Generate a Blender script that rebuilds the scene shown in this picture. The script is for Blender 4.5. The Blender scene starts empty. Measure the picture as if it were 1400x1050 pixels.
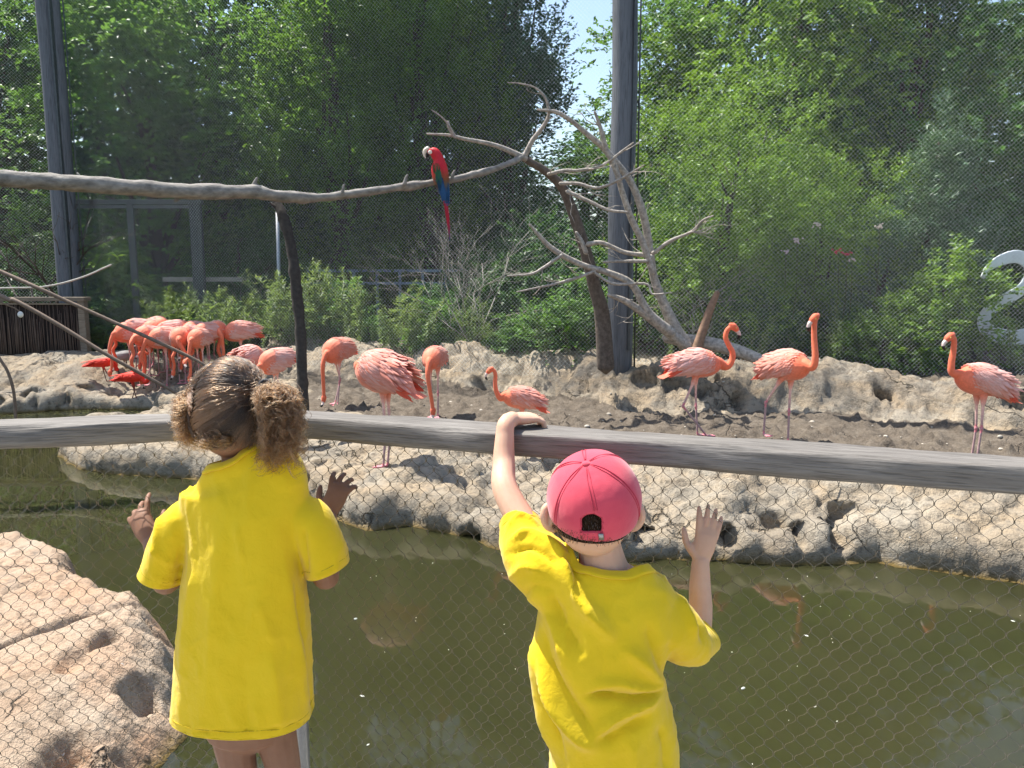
import bpy, bmesh, math, random
import numpy as np
from mathutils import Vector, Matrix, Quaternion
from mathutils.kdtree import KDTree

# ------------------------------------------------------------------ camera
scene = bpy.context.scene
COL = scene.collection
CAM = Vector((0.0, 0.0, 1.37)); PITCH = math.radians(7.86); FPX = 1050.0
cd = bpy.data.cameras.new('camera'); cam = bpy.data.objects.new('camera', cd); COL.objects.link(cam)
cam.location = CAM; cam.rotation_euler = (math.pi/2 - PITCH, 0, 0)
cd.sensor_width = 36; cd.lens = 27.0; cd.clip_start = 0.05; cd.clip_end = 500
scene.camera = cam
# ------------------------------------------------------------------ sky, sun, exposure
SUN_EL = math.radians(62); SUN_AZ = math.radians(-60)        # azimuth from +Y, clockwise seen from above
w = bpy.data.worlds.new('World'); scene.world = w; w.use_nodes = True
nt = w.node_tree; bg = nt.nodes['Background']
sky = nt.nodes.new('ShaderNodeTexSky'); sky.sky_type = 'NISHITA'; sky.sun_disc = False
sky.sun_elevation = SUN_EL; sky.sun_rotation = SUN_AZ; sky.air_density = 1.2; sky.dust_density = 1.5
nt.links.new(sky.outputs[0], bg.inputs[0]); bg.inputs[1].default_value = 0.12
sd = bpy.data.lights.new('sun', 'SUN'); sun = bpy.data.objects.new('sun', sd); COL.objects.link(sun)
sd.energy = 5.0; sd.angle = math.radians(0.55); sd.color = (1.0, 0.95, 0.86)
TOSUN = Vector((math.sin(SUN_AZ)*math.cos(SUN_EL), math.cos(SUN_AZ)*math.cos(SUN_EL), math.sin(SUN_EL)))
sun.rotation_euler = TOSUN.to_track_quat('Z', 'Y').to_euler(); sun.location = (-6, 6, 12)
vs = scene.view_settings; vs.view_transform = 'Standard'; vs.look = 'None'; vs.gamma = 1.0
vs.exposure = 1.05; vs.use_curve_mapping = False
scene.render.engine = 'CYCLES'
cy = scene.cycles
cy.max_bounces = 7; cy.diffuse_bounces = 3; cy.glossy_bounces = 3; cy.transmission_bounces = 4
cy.transparent_max_bounces = 8; cy.caustics_reflective = False; cy.caustics_refractive = False
cy.use_denoising = True; cy.sample_clamp_indirect = 6

# ------------------------------------------------------------------ helpers
rnd = random.Random(7)
SP, CP = math.sin(PITCH), math.cos(PITCH)
def ray(px, py):
    x = (px-700)/FPX; y = (525-py)/FPX
    return Vector((x, CP + y*SP, -SP + y*CP))
def P(px, py, Y):                       # world point on the sight line at distance Y
    d = ray(px, py); return CAM + d*(Y/d.y)
def PZ(px, py, z):                      # world point on the sight line at height z
    d = ray(px, py); return CAM + d*((z-CAM.z)/d.z)
def proj(V):                            # world points (n,3) to pixels, for shaping only
    V = np.asarray(V) - np.array(CAM)
    f = V[:, 1]*CP - V[:, 2]*SP; u = V[:, 1]*SP + V[:, 2]*CP
    return 700 + FPX*V[:, 0]/f, 525 - FPX*u/f
def V3(*a): return np.array(a, float)
def srgb(r, g, b):
    f = lambda c: (c/255/12.92) if c/255 <= 0.04045 else ((c/255+0.055)/1.055)**2.4
    return (f(r), f(g), f(b), 1)
def smooth01(a, b, x):
    t = np.clip((np.asarray(x, float)-a)/(b-a), 0, 1); return t*t*(3-2*t)

def _hash(ix, iy, iz, s):
    h = (ix.astype(np.int64)*374761393 + iy.astype(np.int64)*668265263 + iz.astype(np.int64)*2147483647 + s*974711) & 0xffffffff
    h = ((h ^ (h >> 13))*1274126177) & 0xffffffff
    h = (h ^ (h >> 16))*2246822519 & 0xffffffff
    return ((h ^ (h >> 15)) & 0xffffff)/float(0xffffff)
def vnoise(p, s=0):                     # value noise in -1..1
    p = np.asarray(p, float); i = np.floor(p); f = p-i; f = f*f*f*(f*(f*6-15)+10); i = i.astype(np.int64)
    r = 0
    for dx in (0, 1):
        for dy in (0, 1):
            for dz in (0, 1):
                wt = (f[:, 0] if dx else 1-f[:, 0])*(f[:, 1] if dy else 1-f[:, 1])*(f[:, 2] if dz else 1-f[:, 2])
                r = r + wt*_hash(i[:, 0]+dx, i[:, 1]+dy, i[:, 2]+dz, s)
    return r*2-1
def fbm(p, o=4, s=0, g=0.5):
    a = 1; r = 0; p = np.asarray(p, float)
    for k in range(o):
        r = r + a*vnoise(p*(2.03**k)+17.3*k, s+k); a *= g
    return r
def worley(p, s=0):
    p = np.asarray(p, float); i = np.floor(p).astype(np.int64)
    f1 = np.full(len(p), 9.0); f2 = f1.copy()
    for dx in (-1, 0, 1):
        for dy in (-1, 0, 1):
            for dz in (-1, 0, 1):
                c = i + np.array([dx, dy, dz])
                q = c + np.stack([_hash(c[:, 0], c[:, 1], c[:, 2], s+k) for k in (1, 2, 3)], 1)
                d = np.linalg.norm(p-q, axis=1)
                m = d < f1; f2 = np.where(m, f1, np.minimum(f2, d)); f1 = np.where(m, d, f1)
    return f1, f2

def catmull(pts, n):
    pts = np.asarray(pts, float)
    if len(pts) < 3: 
        t = np.linspace(0, 1, n)[:, None]; return pts[0]*(1-t) + pts[-1]*t
    ext = np.vstack([2*pts[0]-pts[1], pts, 2*pts[-1]-pts[-2]])
    out = []
    for q in np.linspace(0, len(pts)-1, n):
        k = min(int(q), len(pts)-2); t = q-k
        a, b, c, d = ext[k:k+4]
        out.append(0.5*((2*b) + (c-a)*t + (2*a-5*b+4*c-d)*t*t + (3*b-a-3*c+d)*t**3))
    return np.array(out)

class MB:
    """collects shapes for one mesh object"""
    def __init__(s): s.v = []; s.f = []; s.m = []; s.c = []; s.n = 0
    def add(s, v, f, col=(1, 1, 1), mat=0):
        v = np.asarray(v, float).reshape(-1, 3); s.v.append(v)
        s.f += [tuple(i+s.n for i in q) for q in f]; s.m += [mat]*len(f)
        c = np.asarray(col, float)
        s.c.append(np.tile(c, (len(v), 1)) if c.ndim == 1 else c)
        s.n += len(v); return s
    def sweep(s, pts, rad, seg=10, n=None, ref=(0, 0, 1), col=(1, 1, 1), mat=0, cap=True, roundcap=0, power=2.0):
        pts = np.array([tuple(p) for p in pts], float)
        R = np.array([(r, r) if np.isscalar(r) else tuple(r) for r in rad], float)
        C = np.asarray(col, float); C = np.tile(C, (len(pts), 1)) if C.ndim == 1 else C
        if n:
            A = catmull(np.hstack([pts, R, C]), n); pts, R, C = A[:, :3], np.maximum(A[:, 3:5], 1e-4), np.clip(A[:, 5:], 0, 1)
        if roundcap:                                       # hemispherical ends
            for end in (0, -1):
                t = pts[end]-pts[1 if end == 0 else -2]; t = t/np.linalg.norm(t); r = R[end].mean()
                ks = [math.sin(a) for a in np.linspace(0.35, 1.45, roundcap)]
                ex = [pts[end]+t*r*k for k in ks]; er = [R[end]*math.sqrt(max(1-k*k, .004)) for k in ks]; ec = [C[end]]*roundcap
                if end == 0: pts = np.vstack([ex[::-1], pts]); R = np.vstack([er[::-1], R]); C = np.vstack([ec, C])
                else: pts = np.vstack([pts, ex]); R = np.vstack([R, er]); C = np.vstack([C, ec])
        T = np.gradient(pts, axis=0); T /= np.linalg.norm(T, axis=1)[:, None]+1e-12
        nrm = np.array(ref, float); nrm = nrm - T[0]*nrm.dot(T[0])
        if np.linalg.norm(nrm) < 1e-4: nrm = np.cross(T[0], (0.31, 0.9, 0.2))
        a = np.linspace(0, 2*math.pi, seg, endpoint=False)
        ca, sa = np.cos(a), np.sin(a)
        if power != 2.0:
            ca = np.sign(ca)*np.abs(ca)**(2/power); sa = np.sign(sa)*np.abs(sa)**(2/power)
        vs_, cs_ = [], []
        for k in range(len(pts)):
            nrm = nrm - T[k]*nrm.dot(T[k]); nrm /= np.linalg.norm(nrm)+1e-12
            b = np.cross(T[k], nrm)
            vs_.append(pts[k] + np.outer(ca*R[k, 0], b) + np.outer(sa*R[k, 1], nrm)); cs_.append(np.tile(C[k], (seg, 1)))
        f = []
        for k in range(len(pts)-1):
            for j in range(seg):
                j2 = (j+1) % seg; f.append((k*seg+j, k*seg+j2, (k+1)*seg+j2, (k+1)*seg+j))
        if cap:
            f.append(tuple(range(seg))[::-1]); f.append(tuple((len(pts)-1)*seg+j for j in range(seg)))
        return s.add(np.vstack(vs_), f, np.vstack(cs_), mat)
    def ell(s, c, r, rot=None, seg=16, rings=10, col=(1, 1, 1), mat=0):
        v = [(0, 0, -1)]
        for i in range(1, rings):
            p = math.pi*i/rings
            for j in range(seg):
                a = 2*math.pi*j/seg; v.append((math.sin(p)*math.cos(a), math.sin(p)*math.sin(a), -math.cos(p)))
        v.append((0, 0, 1)); v = np.array(v)*np.array(r)
        if rot is not None: v = v @ np.array(rot).T
        f = [(0, 1+(j+1) % seg, 1+j) for j in range(seg)]
        for i in range(rings-2):
            for j in range(seg):
                a = 1+i*seg; j2 = (j+1) % seg; f.append((a+j, a+j2, a+seg+j2, a+seg+j))
        L = len(v)-1; a = 1+(rings-2)*seg
        f += [(a+j, a+(j+1) % seg, L) for j in range(seg)]
        return s.add(v+np.array(tuple(c)), f, col, mat)
    def box(s, lo, hi, col=(1, 1, 1), mat=0):
        (x0, y0, z0), (x1, y1, z1) = lo, hi
        v = [(x0, y0, z0), (x1, y0, z0), (x1, y1, z0), (x0, y1, z0), (x0, y0, z1), (x1, y0, z1), (x1, y1, z1), (x0, y1, z1)]
        return s.add(v, [(0, 3, 2, 1), (4, 5, 6, 7), (0, 1, 5, 4), (1, 2, 6, 5), (2, 3, 7, 6), (3, 0, 4, 7)], col, mat)
    def mesh(s, name, mats, smooth=True, colors=False, origin=(0, 0, 0), recalc=True, bevel=0):
        me = bpy.data.meshes.new(name)
        V = np.vstack(s.v) - np.array(tuple(origin))
        me.from_pydata(V.tolist(), [], s.f)
        for m in mats: me.materials.append(m)
        if len(mats) > 1: me.polygons.foreach_set('material_index', s.m)
        if recalc or bevel:
            bm = bmesh.new(); bm.from_mesh(me)
            if recalc: bmesh.ops.recalc_face_normals(bm, faces=bm.faces)
            if bevel: bmesh.ops.bevel(bm, geom=[e for e in bm.edges], offset=bevel, segments=2, affect='EDGES', profile=.6)
            bm.to_mesh(me); bm.free()
        if colors and not bevel: put_colors(me, np.vstack(s.c))
        if smooth: me.polygons.foreach_set('use_smooth', [True]*len(me.polygons))
        me.update(); return me
    def build(s, name, mats, parent=None, smooth=True, colors=False, origin=(0, 0, 0), recalc=True, bevel=0):
        if not isinstance(mats, (list, tuple)): mats = [mats]
        return link(name, s.mesh(name, mats, smooth, colors, origin, recalc, bevel), parent)

def rotm(yaw=0, pitch=0, roll=0):
    return np.array(Matrix.Rotation(yaw, 3, 'Z') @ Matrix.Rotation(pitch, 3, 'Y') @ Matrix.Rotation(roll, 3, 'X'))
def put_colors(me, c):
    at = me.color_attributes.new('col', 'FLOAT_COLOR', 'POINT')
    c4 = np.ones((len(me.vertices), 4)); c4[:, :3] = c[:, :3]
    at.data.foreach_set('color', c4.ravel())
def link(name, me, parent=None):
    o = bpy.data.objects.new(name, me); COL.objects.link(o)
    if parent is not None: o.parent = parent
    return o
def fast_mesh(name, V, F, mats, smooth=False, attr=None):
    """V (n,3), F (m,k) arrays with constant k"""
    me = bpy.data.meshes.new(name); V = np.ascontiguousarray(V, np.float32); F = np.ascontiguousarray(F, np.int32)
    me.vertices.add(len(V)); me.vertices.foreach_set('co', V.ravel())
    k = F.shape[1]; me.loops.add(F.size); me.loops.foreach_set('vertex_index', F.ravel())
    me.polygons.add(len(F)); me.polygons.foreach_set('loop_start', np.arange(0, F.size, k, dtype=np.int32))
    if smooth: me.polygons.foreach_set('use_smooth', np.ones(len(F), bool))
    for m in (mats if isinstance(mats, (list, tuple)) else [mats]): me.materials.append(m)
    me.update(calc_edges=True); me.validate()
    if attr:
        for nm, a in attr.items():
            at = me.attributes.new(nm, 'FLOAT', 'POINT'); at.data.foreach_set('value', np.asarray(a, np.float32))
    return me
def tag(o, label=None, cat=None, group=None, kind=None):
    if label: o['label'] = label
    if cat: o['category'] = cat
    if group: o['group'] = group
    if kind: o['kind'] = kind
    return o
def thing(name, label, cat, loc=(0, 0, 0), rz=0, group=None):
    o = bpy.data.objects.new(name, None); COL.objects.link(o); o.empty_display_size = .1
    o.location = tuple(loc); o.rotation_euler = (0, 0, rz)
    return tag(o, label, cat, group)
def copy_tree(o, parent=None):
    c = o.copy(); COL.objects.link(c); c.parent = parent
    for ch in list(o.children): copy_tree(ch, c)
    return c
def fuse(mb, voxel, iters=4, colors=True, fac=.5, keep=None):
    """one continuous skin over all shapes of mb, colours carried over from the nearest source vertex"""
    me = mb.mesh('src', [], smooth=False)
    o = link('src', me); md = o.modifiers.new('r', 'REMESH'); md.mode = 'VOXEL'; md.voxel_size = voxel
    if iters:
        sm = o.modifiers.new('s', 'SMOOTH'); sm.factor = fac; sm.iterations = iters
    dg = bpy.context.evaluated_depsgraph_get(); ev = o.evaluated_get(dg)
    out = bpy.data.meshes.new_from_object(ev, depsgraph=dg)
    bpy.data.objects.remove(o); bpy.data.meshes.remove(me)
    out.materials.clear()
    if colors:
        V = np.vstack(mb.v); C = np.vstack(mb.c); kd = KDTree(len(V))
        for i, p in enumerate(V): kd.insert(p, i)
        kd.balance(); n = len(out.vertices); co = np.empty(n*3); out.vertices.foreach_get('co', co); co = co.reshape(-1, 3)
        acc = np.zeros((n, 3))
        for i in range(n):
            ds = kd.find_n(co[i], 3); ww = [1/(d[2]+1e-4)**2 for d in ds]; t = sum(ww)
            for d, a in zip(ds, ww): acc[i] += C[d[1]]*(a/t)
        put_colors(out, acc)
    out.polygons.foreach_set('use_smooth', [True]*len(out.polygons))
    return out
def mco(me):
    co = np.empty(len(me.vertices)*3); me.vertices.foreach_get('co', co); return co.reshape(-1, 3)
def mno(me):
    co = np.empty(len(me.vertices)*3); me.vertices.foreach_get('normal', co); return co.reshape(-1, 3)
def msetco(me, co): me.vertices.foreach_set('co', np.ascontiguousarray(co, np.float32).ravel()); me.update()

# ------------------------------------------------------------------ materials
class NT:
    def __init__(s, name):
        s.m = bpy.data.materials.new(name); s.m.use_nodes = True; s.t = s.m.node_tree
        s.b = s.t.nodes['Principled BSDF']; s.o = s.t.nodes['Material Output']
        s.tc = None
    def n(s, typ, **kw):
        x = s.t.nodes.new('ShaderNode'+typ)
        for k, v in kw.items(): setattr(x, k, v)
        return x
    def l(s, a, b): s.t.links.new(a, b)
    def co(s, which='Object', scale=(1, 1, 1), rot=(0, 0, 0)):
        if s.tc is None: s.tc = s.n('TexCoord')
        mp = s.n('Mapping'); mp.inputs['Scale'].default_value = scale; mp.inputs['Rotation'].default_value = rot
        s.l(s.tc.outputs[which], mp.inputs[0]); return mp.outputs[0]
    def noise(s, scale, detail=4, rough=.55, co=None, dist=0):
        x = s.n('TexNoise'); x.inputs['Scale'].default_value = scale; x.inputs['Detail'].default_value = detail
        x.inputs['Roughness'].default_value = rough; x.inputs['Distortion'].default_value = dist
        s.l(co if co is not None else s.co(), x.inputs['Vector']); return x.outputs['Fac']
    def ramp(s, fac, stops, interp='LINEAR'):
        x = s.n('ValToRGB'); e = x.color_ramp; e.interpolation = interp
        while len(e.elements) < len(stops): e.elements.new(.5)
        for el, (p, c) in zip(e.elements, stops):
            el.position = p; el.color = tuple(c) if len(c) == 4 else tuple(c)+(1,)
        s.l(fac, x.inputs[0]); return x.outputs[0]
    def mix(s, fac, a, b, mode='MIX'):
        x = s.n('Mix', data_type='RGBA', blend_type=mode)
        for sock, v in ((x.inputs[0], fac), (x.inputs[6], a), (x.inputs[7], b)):
            if hasattr(v, 'is_linked'): s.l(v, sock)
            elif isinstance(v, (int, float)): sock.default_value = v
            else: sock.default_value = tuple(v) if len(v) == 4 else tuple(v)+(1,)
        return x.outputs[2]
    def math(s, op, a, b=None, clamp=False):
        x = s.n('Math', operation=op, use_clamp=clamp)
        for sock, v in ((x.inputs[0], a), (x.inputs[1], b)):
            if v is None: continue
            if hasattr(v, 'is_linked'): s.l(v, sock)
            else: sock.default_value = v
        return x.outputs[0]
    def attr(s, name, out='Fac'):
        x = s.n('Attribute', attribute_name=name); return x.outputs[out]
    def bump(s, h, strength=.3, dist=.01, prev=None):
        x = s.n('Bump'); x.inputs['Strength'].default_value = strength; x.inputs['Distance'].default_value = dist
        s.l(h, x.inputs['Height'])
        if prev is not None: s.l(prev, x.inputs['Normal'])
        return x.outputs[0]
    def set(s, color=None, rough=None, normal=None, metal=None, spec=None, **kw):
        for key, v in (('Base Color', color), ('Roughness', rough), ('Normal', normal), ('Metallic', metal), ('Specular IOR Level', spec)):
            if v is None: continue
            if hasattr(v, 'is_linked'): s.l(v, s.b.inputs[key])
            else: s.b.inputs[key].default_value = (tuple(v) if len(v) == 4 else tuple(v)+(1,)) if key == 'Base Color' else v
        for k, v in kw.items(): s.b.inputs[k.replace('_', ' ')].default_value = v
        return s.m
    def translucent(s, color, fac):
        tr = s.n('BsdfTranslucent'); ms = s.n('MixShader'); ms.inputs[0].default_value = fac
        if hasattr(color, 'is_linked'): s.l(color, tr.inputs[0])
        else: tr.inputs[0].default_value = tuple(color) if len(color) == 4 else tuple(color)+(1,)
        s.l(s.b.outputs[0], ms.inputs[1]); s.l(tr.outputs[0], ms.inputs[2]); s.l(ms.outputs[0], s.o.inputs[0]); return s.m

def plain(name, c, rough=.6, nscale=12, var=.25, bump=.15, bdist=.004, metal=0, spec=.4, coscale=(1, 1, 1), detail=5):
    t = NT(name); co = t.co(scale=coscale); f = t.noise(nscale, detail, .6, co)
    d = tuple(max(0, x*(1-var)) for x in c[:3]); u = tuple(min(1, x*(1+var)) for x in c[:3])
    col = t.ramp(f, [(.28, d), (.72, u)])
    return t.set(col, rough, t.bump(f, bump, bdist) if bump else None, metal, spec)

def leafmat(name, dark, light, trans=.35, rough=.45, tcol=None, spec=.35):
    t = NT(name); g = t.n('NewGeometry')
    f = g.outputs['Random Per Island']
    c = t.ramp(f, [(0, dark), (.75, light), (1, tuple(min(1, x*1.35) for x in light[:3]))])
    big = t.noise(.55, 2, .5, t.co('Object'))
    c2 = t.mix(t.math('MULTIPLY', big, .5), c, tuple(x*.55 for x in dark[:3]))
    t.set(c2, rough, spec=spec)
    tc = tcol if tcol is not None else tuple(min(1, a*b) for a, b in zip(light[:3], (1.7, 1.6, .7)))
    return t.translucent(t.mix(.5, tc, c2), trans)

def woodmat(name, a, b, rough=.8, axis=0, scale=9, bump=.35):
    t = NT(name); sc = [scale*4]*3; sc[axis] = scale*.22
    co = t.co(scale=tuple(sc)); f = t.noise(1, 6, .65, co, .6); g = t.noise(5, 3, .5, t.co())
    sc2 = [scale*18]*3; sc2[axis] = scale*.8; f2 = t.noise(1, 3, .6, t.co(scale=tuple(sc2)))
    c = t.ramp(f, [(.3, a), (.7, b)]); c = t.mix(t.math('MULTIPLY', g, .35), c, tuple(x*.6 for x in a[:3]))
    c = t.mix(t.ramp(f2, [(.36, (.55,)*3), (.5, (0,)*3)]), c, tuple(x*.35 for x in a[:3]))
    h = t.math('ADD', f, t.math('MULTIPLY', f2, .7))
    return t.set(c, rough, t.bump(h, bump, .004), spec=.25)

def vcolmat(name, rough=.6, sub=0, var=.15, nscale=60, bump=.1, bdist=.002, spec=.35, trans=0, coscale=(1, 1, 1), sheen=0):
    t = NT(name); c = t.attr('col', 'Color'); f = t.noise(nscale, 4, .6, t.co(scale=coscale))
    v = t.ramp(f, [(.3, (1-var,)*3), (.7, (1, 1, 1))]); c2 = t.mix(1.0, c, v, 'MULTIPLY')
    t.set(c2, rough, t.bump(f, bump, bdist), spec=spec)
    if sheen: t.b.inputs['Sheen Weight'].default_value = sheen
    if sub:
        t.b.inputs['Subsurface Weight'].default_value = sub; t.b.inputs['Subsurface Radius'].default_value = (.012, .004, .002)
        t.b.inputs['Subsurface Scale'].default_value = 1.0
    if trans: return t.translucent(c2, trans)
    return t.m
# ------------------------------------------------------------------ the setting: ground, pond, rock banks
WATER = -0.72; DIRT = -0.36
def rockmat(name, a, b, dirtattr=True, warm=None):
    t = NT(name); co = t.co()
    big = t.noise(1.3, 6, .62, co, .3); fine = t.noise(16, 6, .7, co); grit = t.noise(70, 3, .6, co)
    c = t.ramp(big, [(.25, a), (.62, b), (.8, tuple(min(1, x*1.12) for x in b[:3]))])
    if warm is not None:
        c = t.mix(t.ramp(t.noise(2.1, 4, .6, t.co(scale=(1, 1, 2.5)), .5), [(.4, (0,)*3), (.66, (.9,)*3)]), c, warm)
    c = t.mix(t.ramp(fine, [(.34, (.75,)*3), (.5, (0,)*3)]), c, tuple(x*.5 for x in a[:3]))
    st = t.noise(5, 7, .72, t.co(scale=(1, 1, .6)))
    c = t.mix(t.ramp(st, [(.54, (0,)*3), (.7, (.6,)*3)]), c, (.16, .15, .13))
    vo = t.n('TexVoronoi', feature='DISTANCE_TO_EDGE'); vo.inputs['Scale'].default_value = .9; vo.inputs['Randomness'].default_value = 1.0
    wrp = t.n('VectorMath', operation='ADD'); nz = t.n('TexNoise'); nz.inputs['Scale'].default_value = 3.5; nz.inputs['Detail'].default_value = 5; t.l(co, nz.inputs['Vector'])
    sc_ = t.n('VectorMath', operation='SCALE'); sc_.inputs['Scale'].default_value = .55; t.l(nz.outputs['Color'], sc_.inputs[0]); t.l(co, wrp.inputs[0]); t.l(sc_.outputs[0], wrp.inputs[1]); t.l(wrp.outputs[0], vo.inputs['Vector'])
    crk = t.math('MULTIPLY', t.ramp(vo.outputs['Distance'], [(.0, (1,)*3), (.014, (0,)*3)]), t.ramp(t.noise(1.1, 2, .5, co), [(.52, (0,)*3), (.60, (1,)*3)]))
    c = t.mix(t.math('MULTIPLY', crk, .75), c, tuple(x*.28 for x in a[:3]))
    drop = t.ramp(t.noise(26, 2, .5, co), [(.76, (0,)*3), (.79, (.8,)*3)]); c = t.mix(drop, c, (.62, .60, .55))   # bird droppings
    sep = t.n('SeparateXYZ'); t.l(t.tc.outputs['Object'], sep.inputs[0])
    hgt = t.math('ADD', sep.outputs[2], t.math('MULTIPLY', fine, .05))
    band = t.ramp(hgt, [(0, (1, 1, 1)), (1, (0, 0, 0))])   # replaced below by a map range
    mr = t.n('MapRange'); mr.inputs['From Min'].default_value = WATER+.03; mr.inputs['From Max'].default_value = WATER+.085
    mr.inputs['To Min'].default_value = 1; mr.inputs['To Max'].default_value = 0; t.l(hgt, mr.inputs[0])
    c = t.mix(mr.outputs[0], c, (.15, .105, .035))          # algae line at the water
    h = t.math('SUBTRACT', t.math('ADD', t.math('MULTIPLY', fine, 1.0), t.math('MULTIPLY', grit, .45)), crk)
    nrm = t.bump(h, .9, .035)
    if dirtattr:
        dn = t.noise(9, 6, .7, co); dg = t.noise(45, 4, .7, co)
        dc = t.ramp(dn, [(.3, (.085, .068, .052)), (.55, (.145, .12, .094)), (.75, (.20, .17, .135))])
        dc = t.mix(t.ramp(dg, [(.35, (.6,)*3), (.5, (0,)*3)]), dc, (.06, .045, .032))
        k = t.ramp(t.math('ADD', t.attr('dirt'), t.math('MULTIPLY', t.math('SUBTRACT', dn, .5), .9)), [(.4, (0,)*3), (.6, (1,)*3)])
        c = t.mix(k, c, dc)
    return t.set(c, .9, nrm, spec=.2)
M_ROCK = rockmat('bank_rock', (.18, .152, .117), (.35, .307, .243), True, (.35, .27, .18))
M_STONE = rockmat('sandstone', (.31, .22, .15), (.44, .36, .275), False, (.39, .25, .16))

def polydist(X, Y, poly):
    """signed distance to a closed polygon, positive inside"""
    d = np.full(X.shape, 1e9); ins = np.zeros(X.shape, bool); n = len(poly)
    for i in range(n):
        (x0, y0), (x1, y1) = poly[i], poly[(i+1) % n]
        ex, ey = x1-x0, y1-y0; L = ex*ex+ey*ey+1e-12
        t = np.clip(((X-x0)*ex+(Y-y0)*ey)/L, 0, 1)
        d = np.minimum(d, np.hypot(X-x0-t*ex, Y-y0-t*ey))
        c = ((y0 > Y) != (y1 > Y)) & (X < (x1-x0)*(Y-y0)/((y1-y0) if y1 != y0 else 1e-9)+x0); ins ^= c
    return np.where(ins, d, -d)
shore_px = [(1650, 900), (1500, 836), (1400, 802), (1300, 785), (1200, 768), (1120, 772), (1000, 772), (920, 766), (850, 769), (760, 757), (680, 748),
            (610, 726), (560, 722), (500, 728), (460, 712), (400, 690), (330, 668), (240, 655), (150, 648), (90, 634), (70, 622), (110, 606), (190, 592), (262, 580),
            (255, 566), (200, 560), (100, 561), (0, 566), (-150, 572)]
shore = [tuple(PZ(a, b, WATER)[:2]) for a, b in shore_px] + [(-30, 11), (-30, 60), (60, 60), (60, 4.5)]
ridge_px = [(1700, 612), (1400, 588), (1250, 573), (1100, 566), (1000, 563), (900, 562), (850, 558), (760, 545), (700, 535), (620, 529), (560, 527), (480, 524), (400, 520), (330, 516)]
ridge = [tuple(PZ(a, b, DIRT)[:2]) for a, b in ridge_px] + [(-6.0, 16.5), (-30, 18), (-30, 60), (60, 60)]

xs = np.arange(-13.5, 9.5, .036)
ys = np.concatenate([np.arange(4.2, 8.2, .030), np.arange(8.2, 12.6, .048), np.arange(12.6, 19, .11)])
GX, GY = np.meshgrid(xs, ys); sh = GX.shape
X, Y = GX.ravel(), GY.ravel(); q = np.stack([X, Y, np.zeros_like(X)], 1)
wob = .10*fbm(q*1.9, 4, 3)
d = polydist(X, Y, shore) + wob*.55
r = polydist(X, Y, ridge) + wob*1.3
n1 = fbm(q*1.1, 4, 11); n2 = fbm(q*3.3, 5, 21); n3 = fbm(q*9, 4, 31, .6)
f1, f2 = worley(q*np.array([1.5, 2.2, 1])+.5*n1[:, None], 5); crack = f2-f1
face = .27 + .08*n1
z = np.where(d < 0, WATER + np.maximum(d*1.3, -.7), 0)
top = DIRT + .03*n1 + .05*smooth01(.3, .9, d)*smooth01(2.6, 1.2, d)
top += .33*np.exp(-(((X+8.2)/4.2)**2+((Y-14.2)/1.9)**2)) - .10*smooth01(2.5, 5.5, X)*smooth01(8.6, 7.6, Y)
prof = (WATER + face*smooth01(0, .20, d) + (top-WATER-face)*smooth01(.12, 1.5, d))
z = np.where(d >= 0, prof, z)
rockmask = smooth01(1.9, 1.5, d+.3*n2)
rockmask = np.maximum(rockmask, smooth01(-4.0, -4.6, X+.3*n2)*smooth01(3.2, 2.6, d+.5*n1))
rh = .46 + .06*n1 + .05*smooth01(-1.5, .5, X)*smooth01(4, 3, X)
rid = smooth01(-.05, .55, r)
z += rid*rh*np.where(X < -4.5, .25, 1) - .10*smooth01(.8, 2.2, r)
ridrock = smooth01(-.10, .05, r+.12*n2)*smooth01(1.5, 1.0, r+.3*n2)
rockmask = np.maximum(rockmask, ridrock)
onland = smooth01(-.2, .1, d)
# relief: ledges, hollows, grit
led = 1.6*(n1+.30*n2) + .6*r*0; lf = led-np.floor(led); step = (np.floor(led)+smooth01(.0, .16, lf))/1.6
z += ridrock*(.014*n2+.010*n3)
z += rockmask*onland*(.018*n2 + .009*n3 - .05*smooth01(.10, .02, crack)*smooth01(.05, .3, d))
z += rockmask*(.085*step)*smooth01(.12, .4, d)*np.where(X < -4.6, .7, 1)
z += (1-rockmask)*onland*(.018*n2 + .016*n3 + .05*np.maximum(n3-.2, 0))
# hollows eaten into the bank face and the ridge face
gx = np.gradient(d.reshape(sh), axis=1)/np.gradient(GX, axis=1); gy = np.gradient(d.reshape(sh), axis=0)/np.gradient(GY, axis=0)
gl = np.hypot(gx, gy)+1e-6; gx = (gx/gl).ravel(); gy = (gy/gl).ravel()
w1, _ = worley(np.stack([X*2.3+.5*n1, Y*2.3, z*3.5], 1), 9)
pat = smooth01(-.25, .25, fbm(q*.9, 2, 77))
hole = smooth01(.36, .20, w1+.10*n3)*pat
near = smooth01(-.02, .08, d)*smooth01(.62, .25, d)
w2, _ = worley(np.stack([X*1.7+n2*.3, Y*1.7, z*2.5], 1), 19); hole2 = smooth01(.42, .2, w2+.1*n3)*smooth01(-.3, .2, fbm(q*.8, 2, 78))
nearr = smooth01(-.05, .1, r)*smooth01(.7, .4, r)
und = smooth01(.02, .10, d)*smooth01(.26, .14, d)          # the lip overhangs the water
off = near*(.20*hole - .035*n2) + nearr*(.18*hole2-.04*n2) - .07*und
z -= near*hole*.10 + nearr*hole2*.12
X2 = X + gx*off; Y2 = Y + gy*off
dirt = np.clip(1-rockmask, 0, 1)*onland
dirt = np.maximum(dirt, .30*ridrock*smooth01(-.2, .3, r)+ .12*ridrock)
idx = np.arange(len(X)).reshape(sh)
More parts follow.
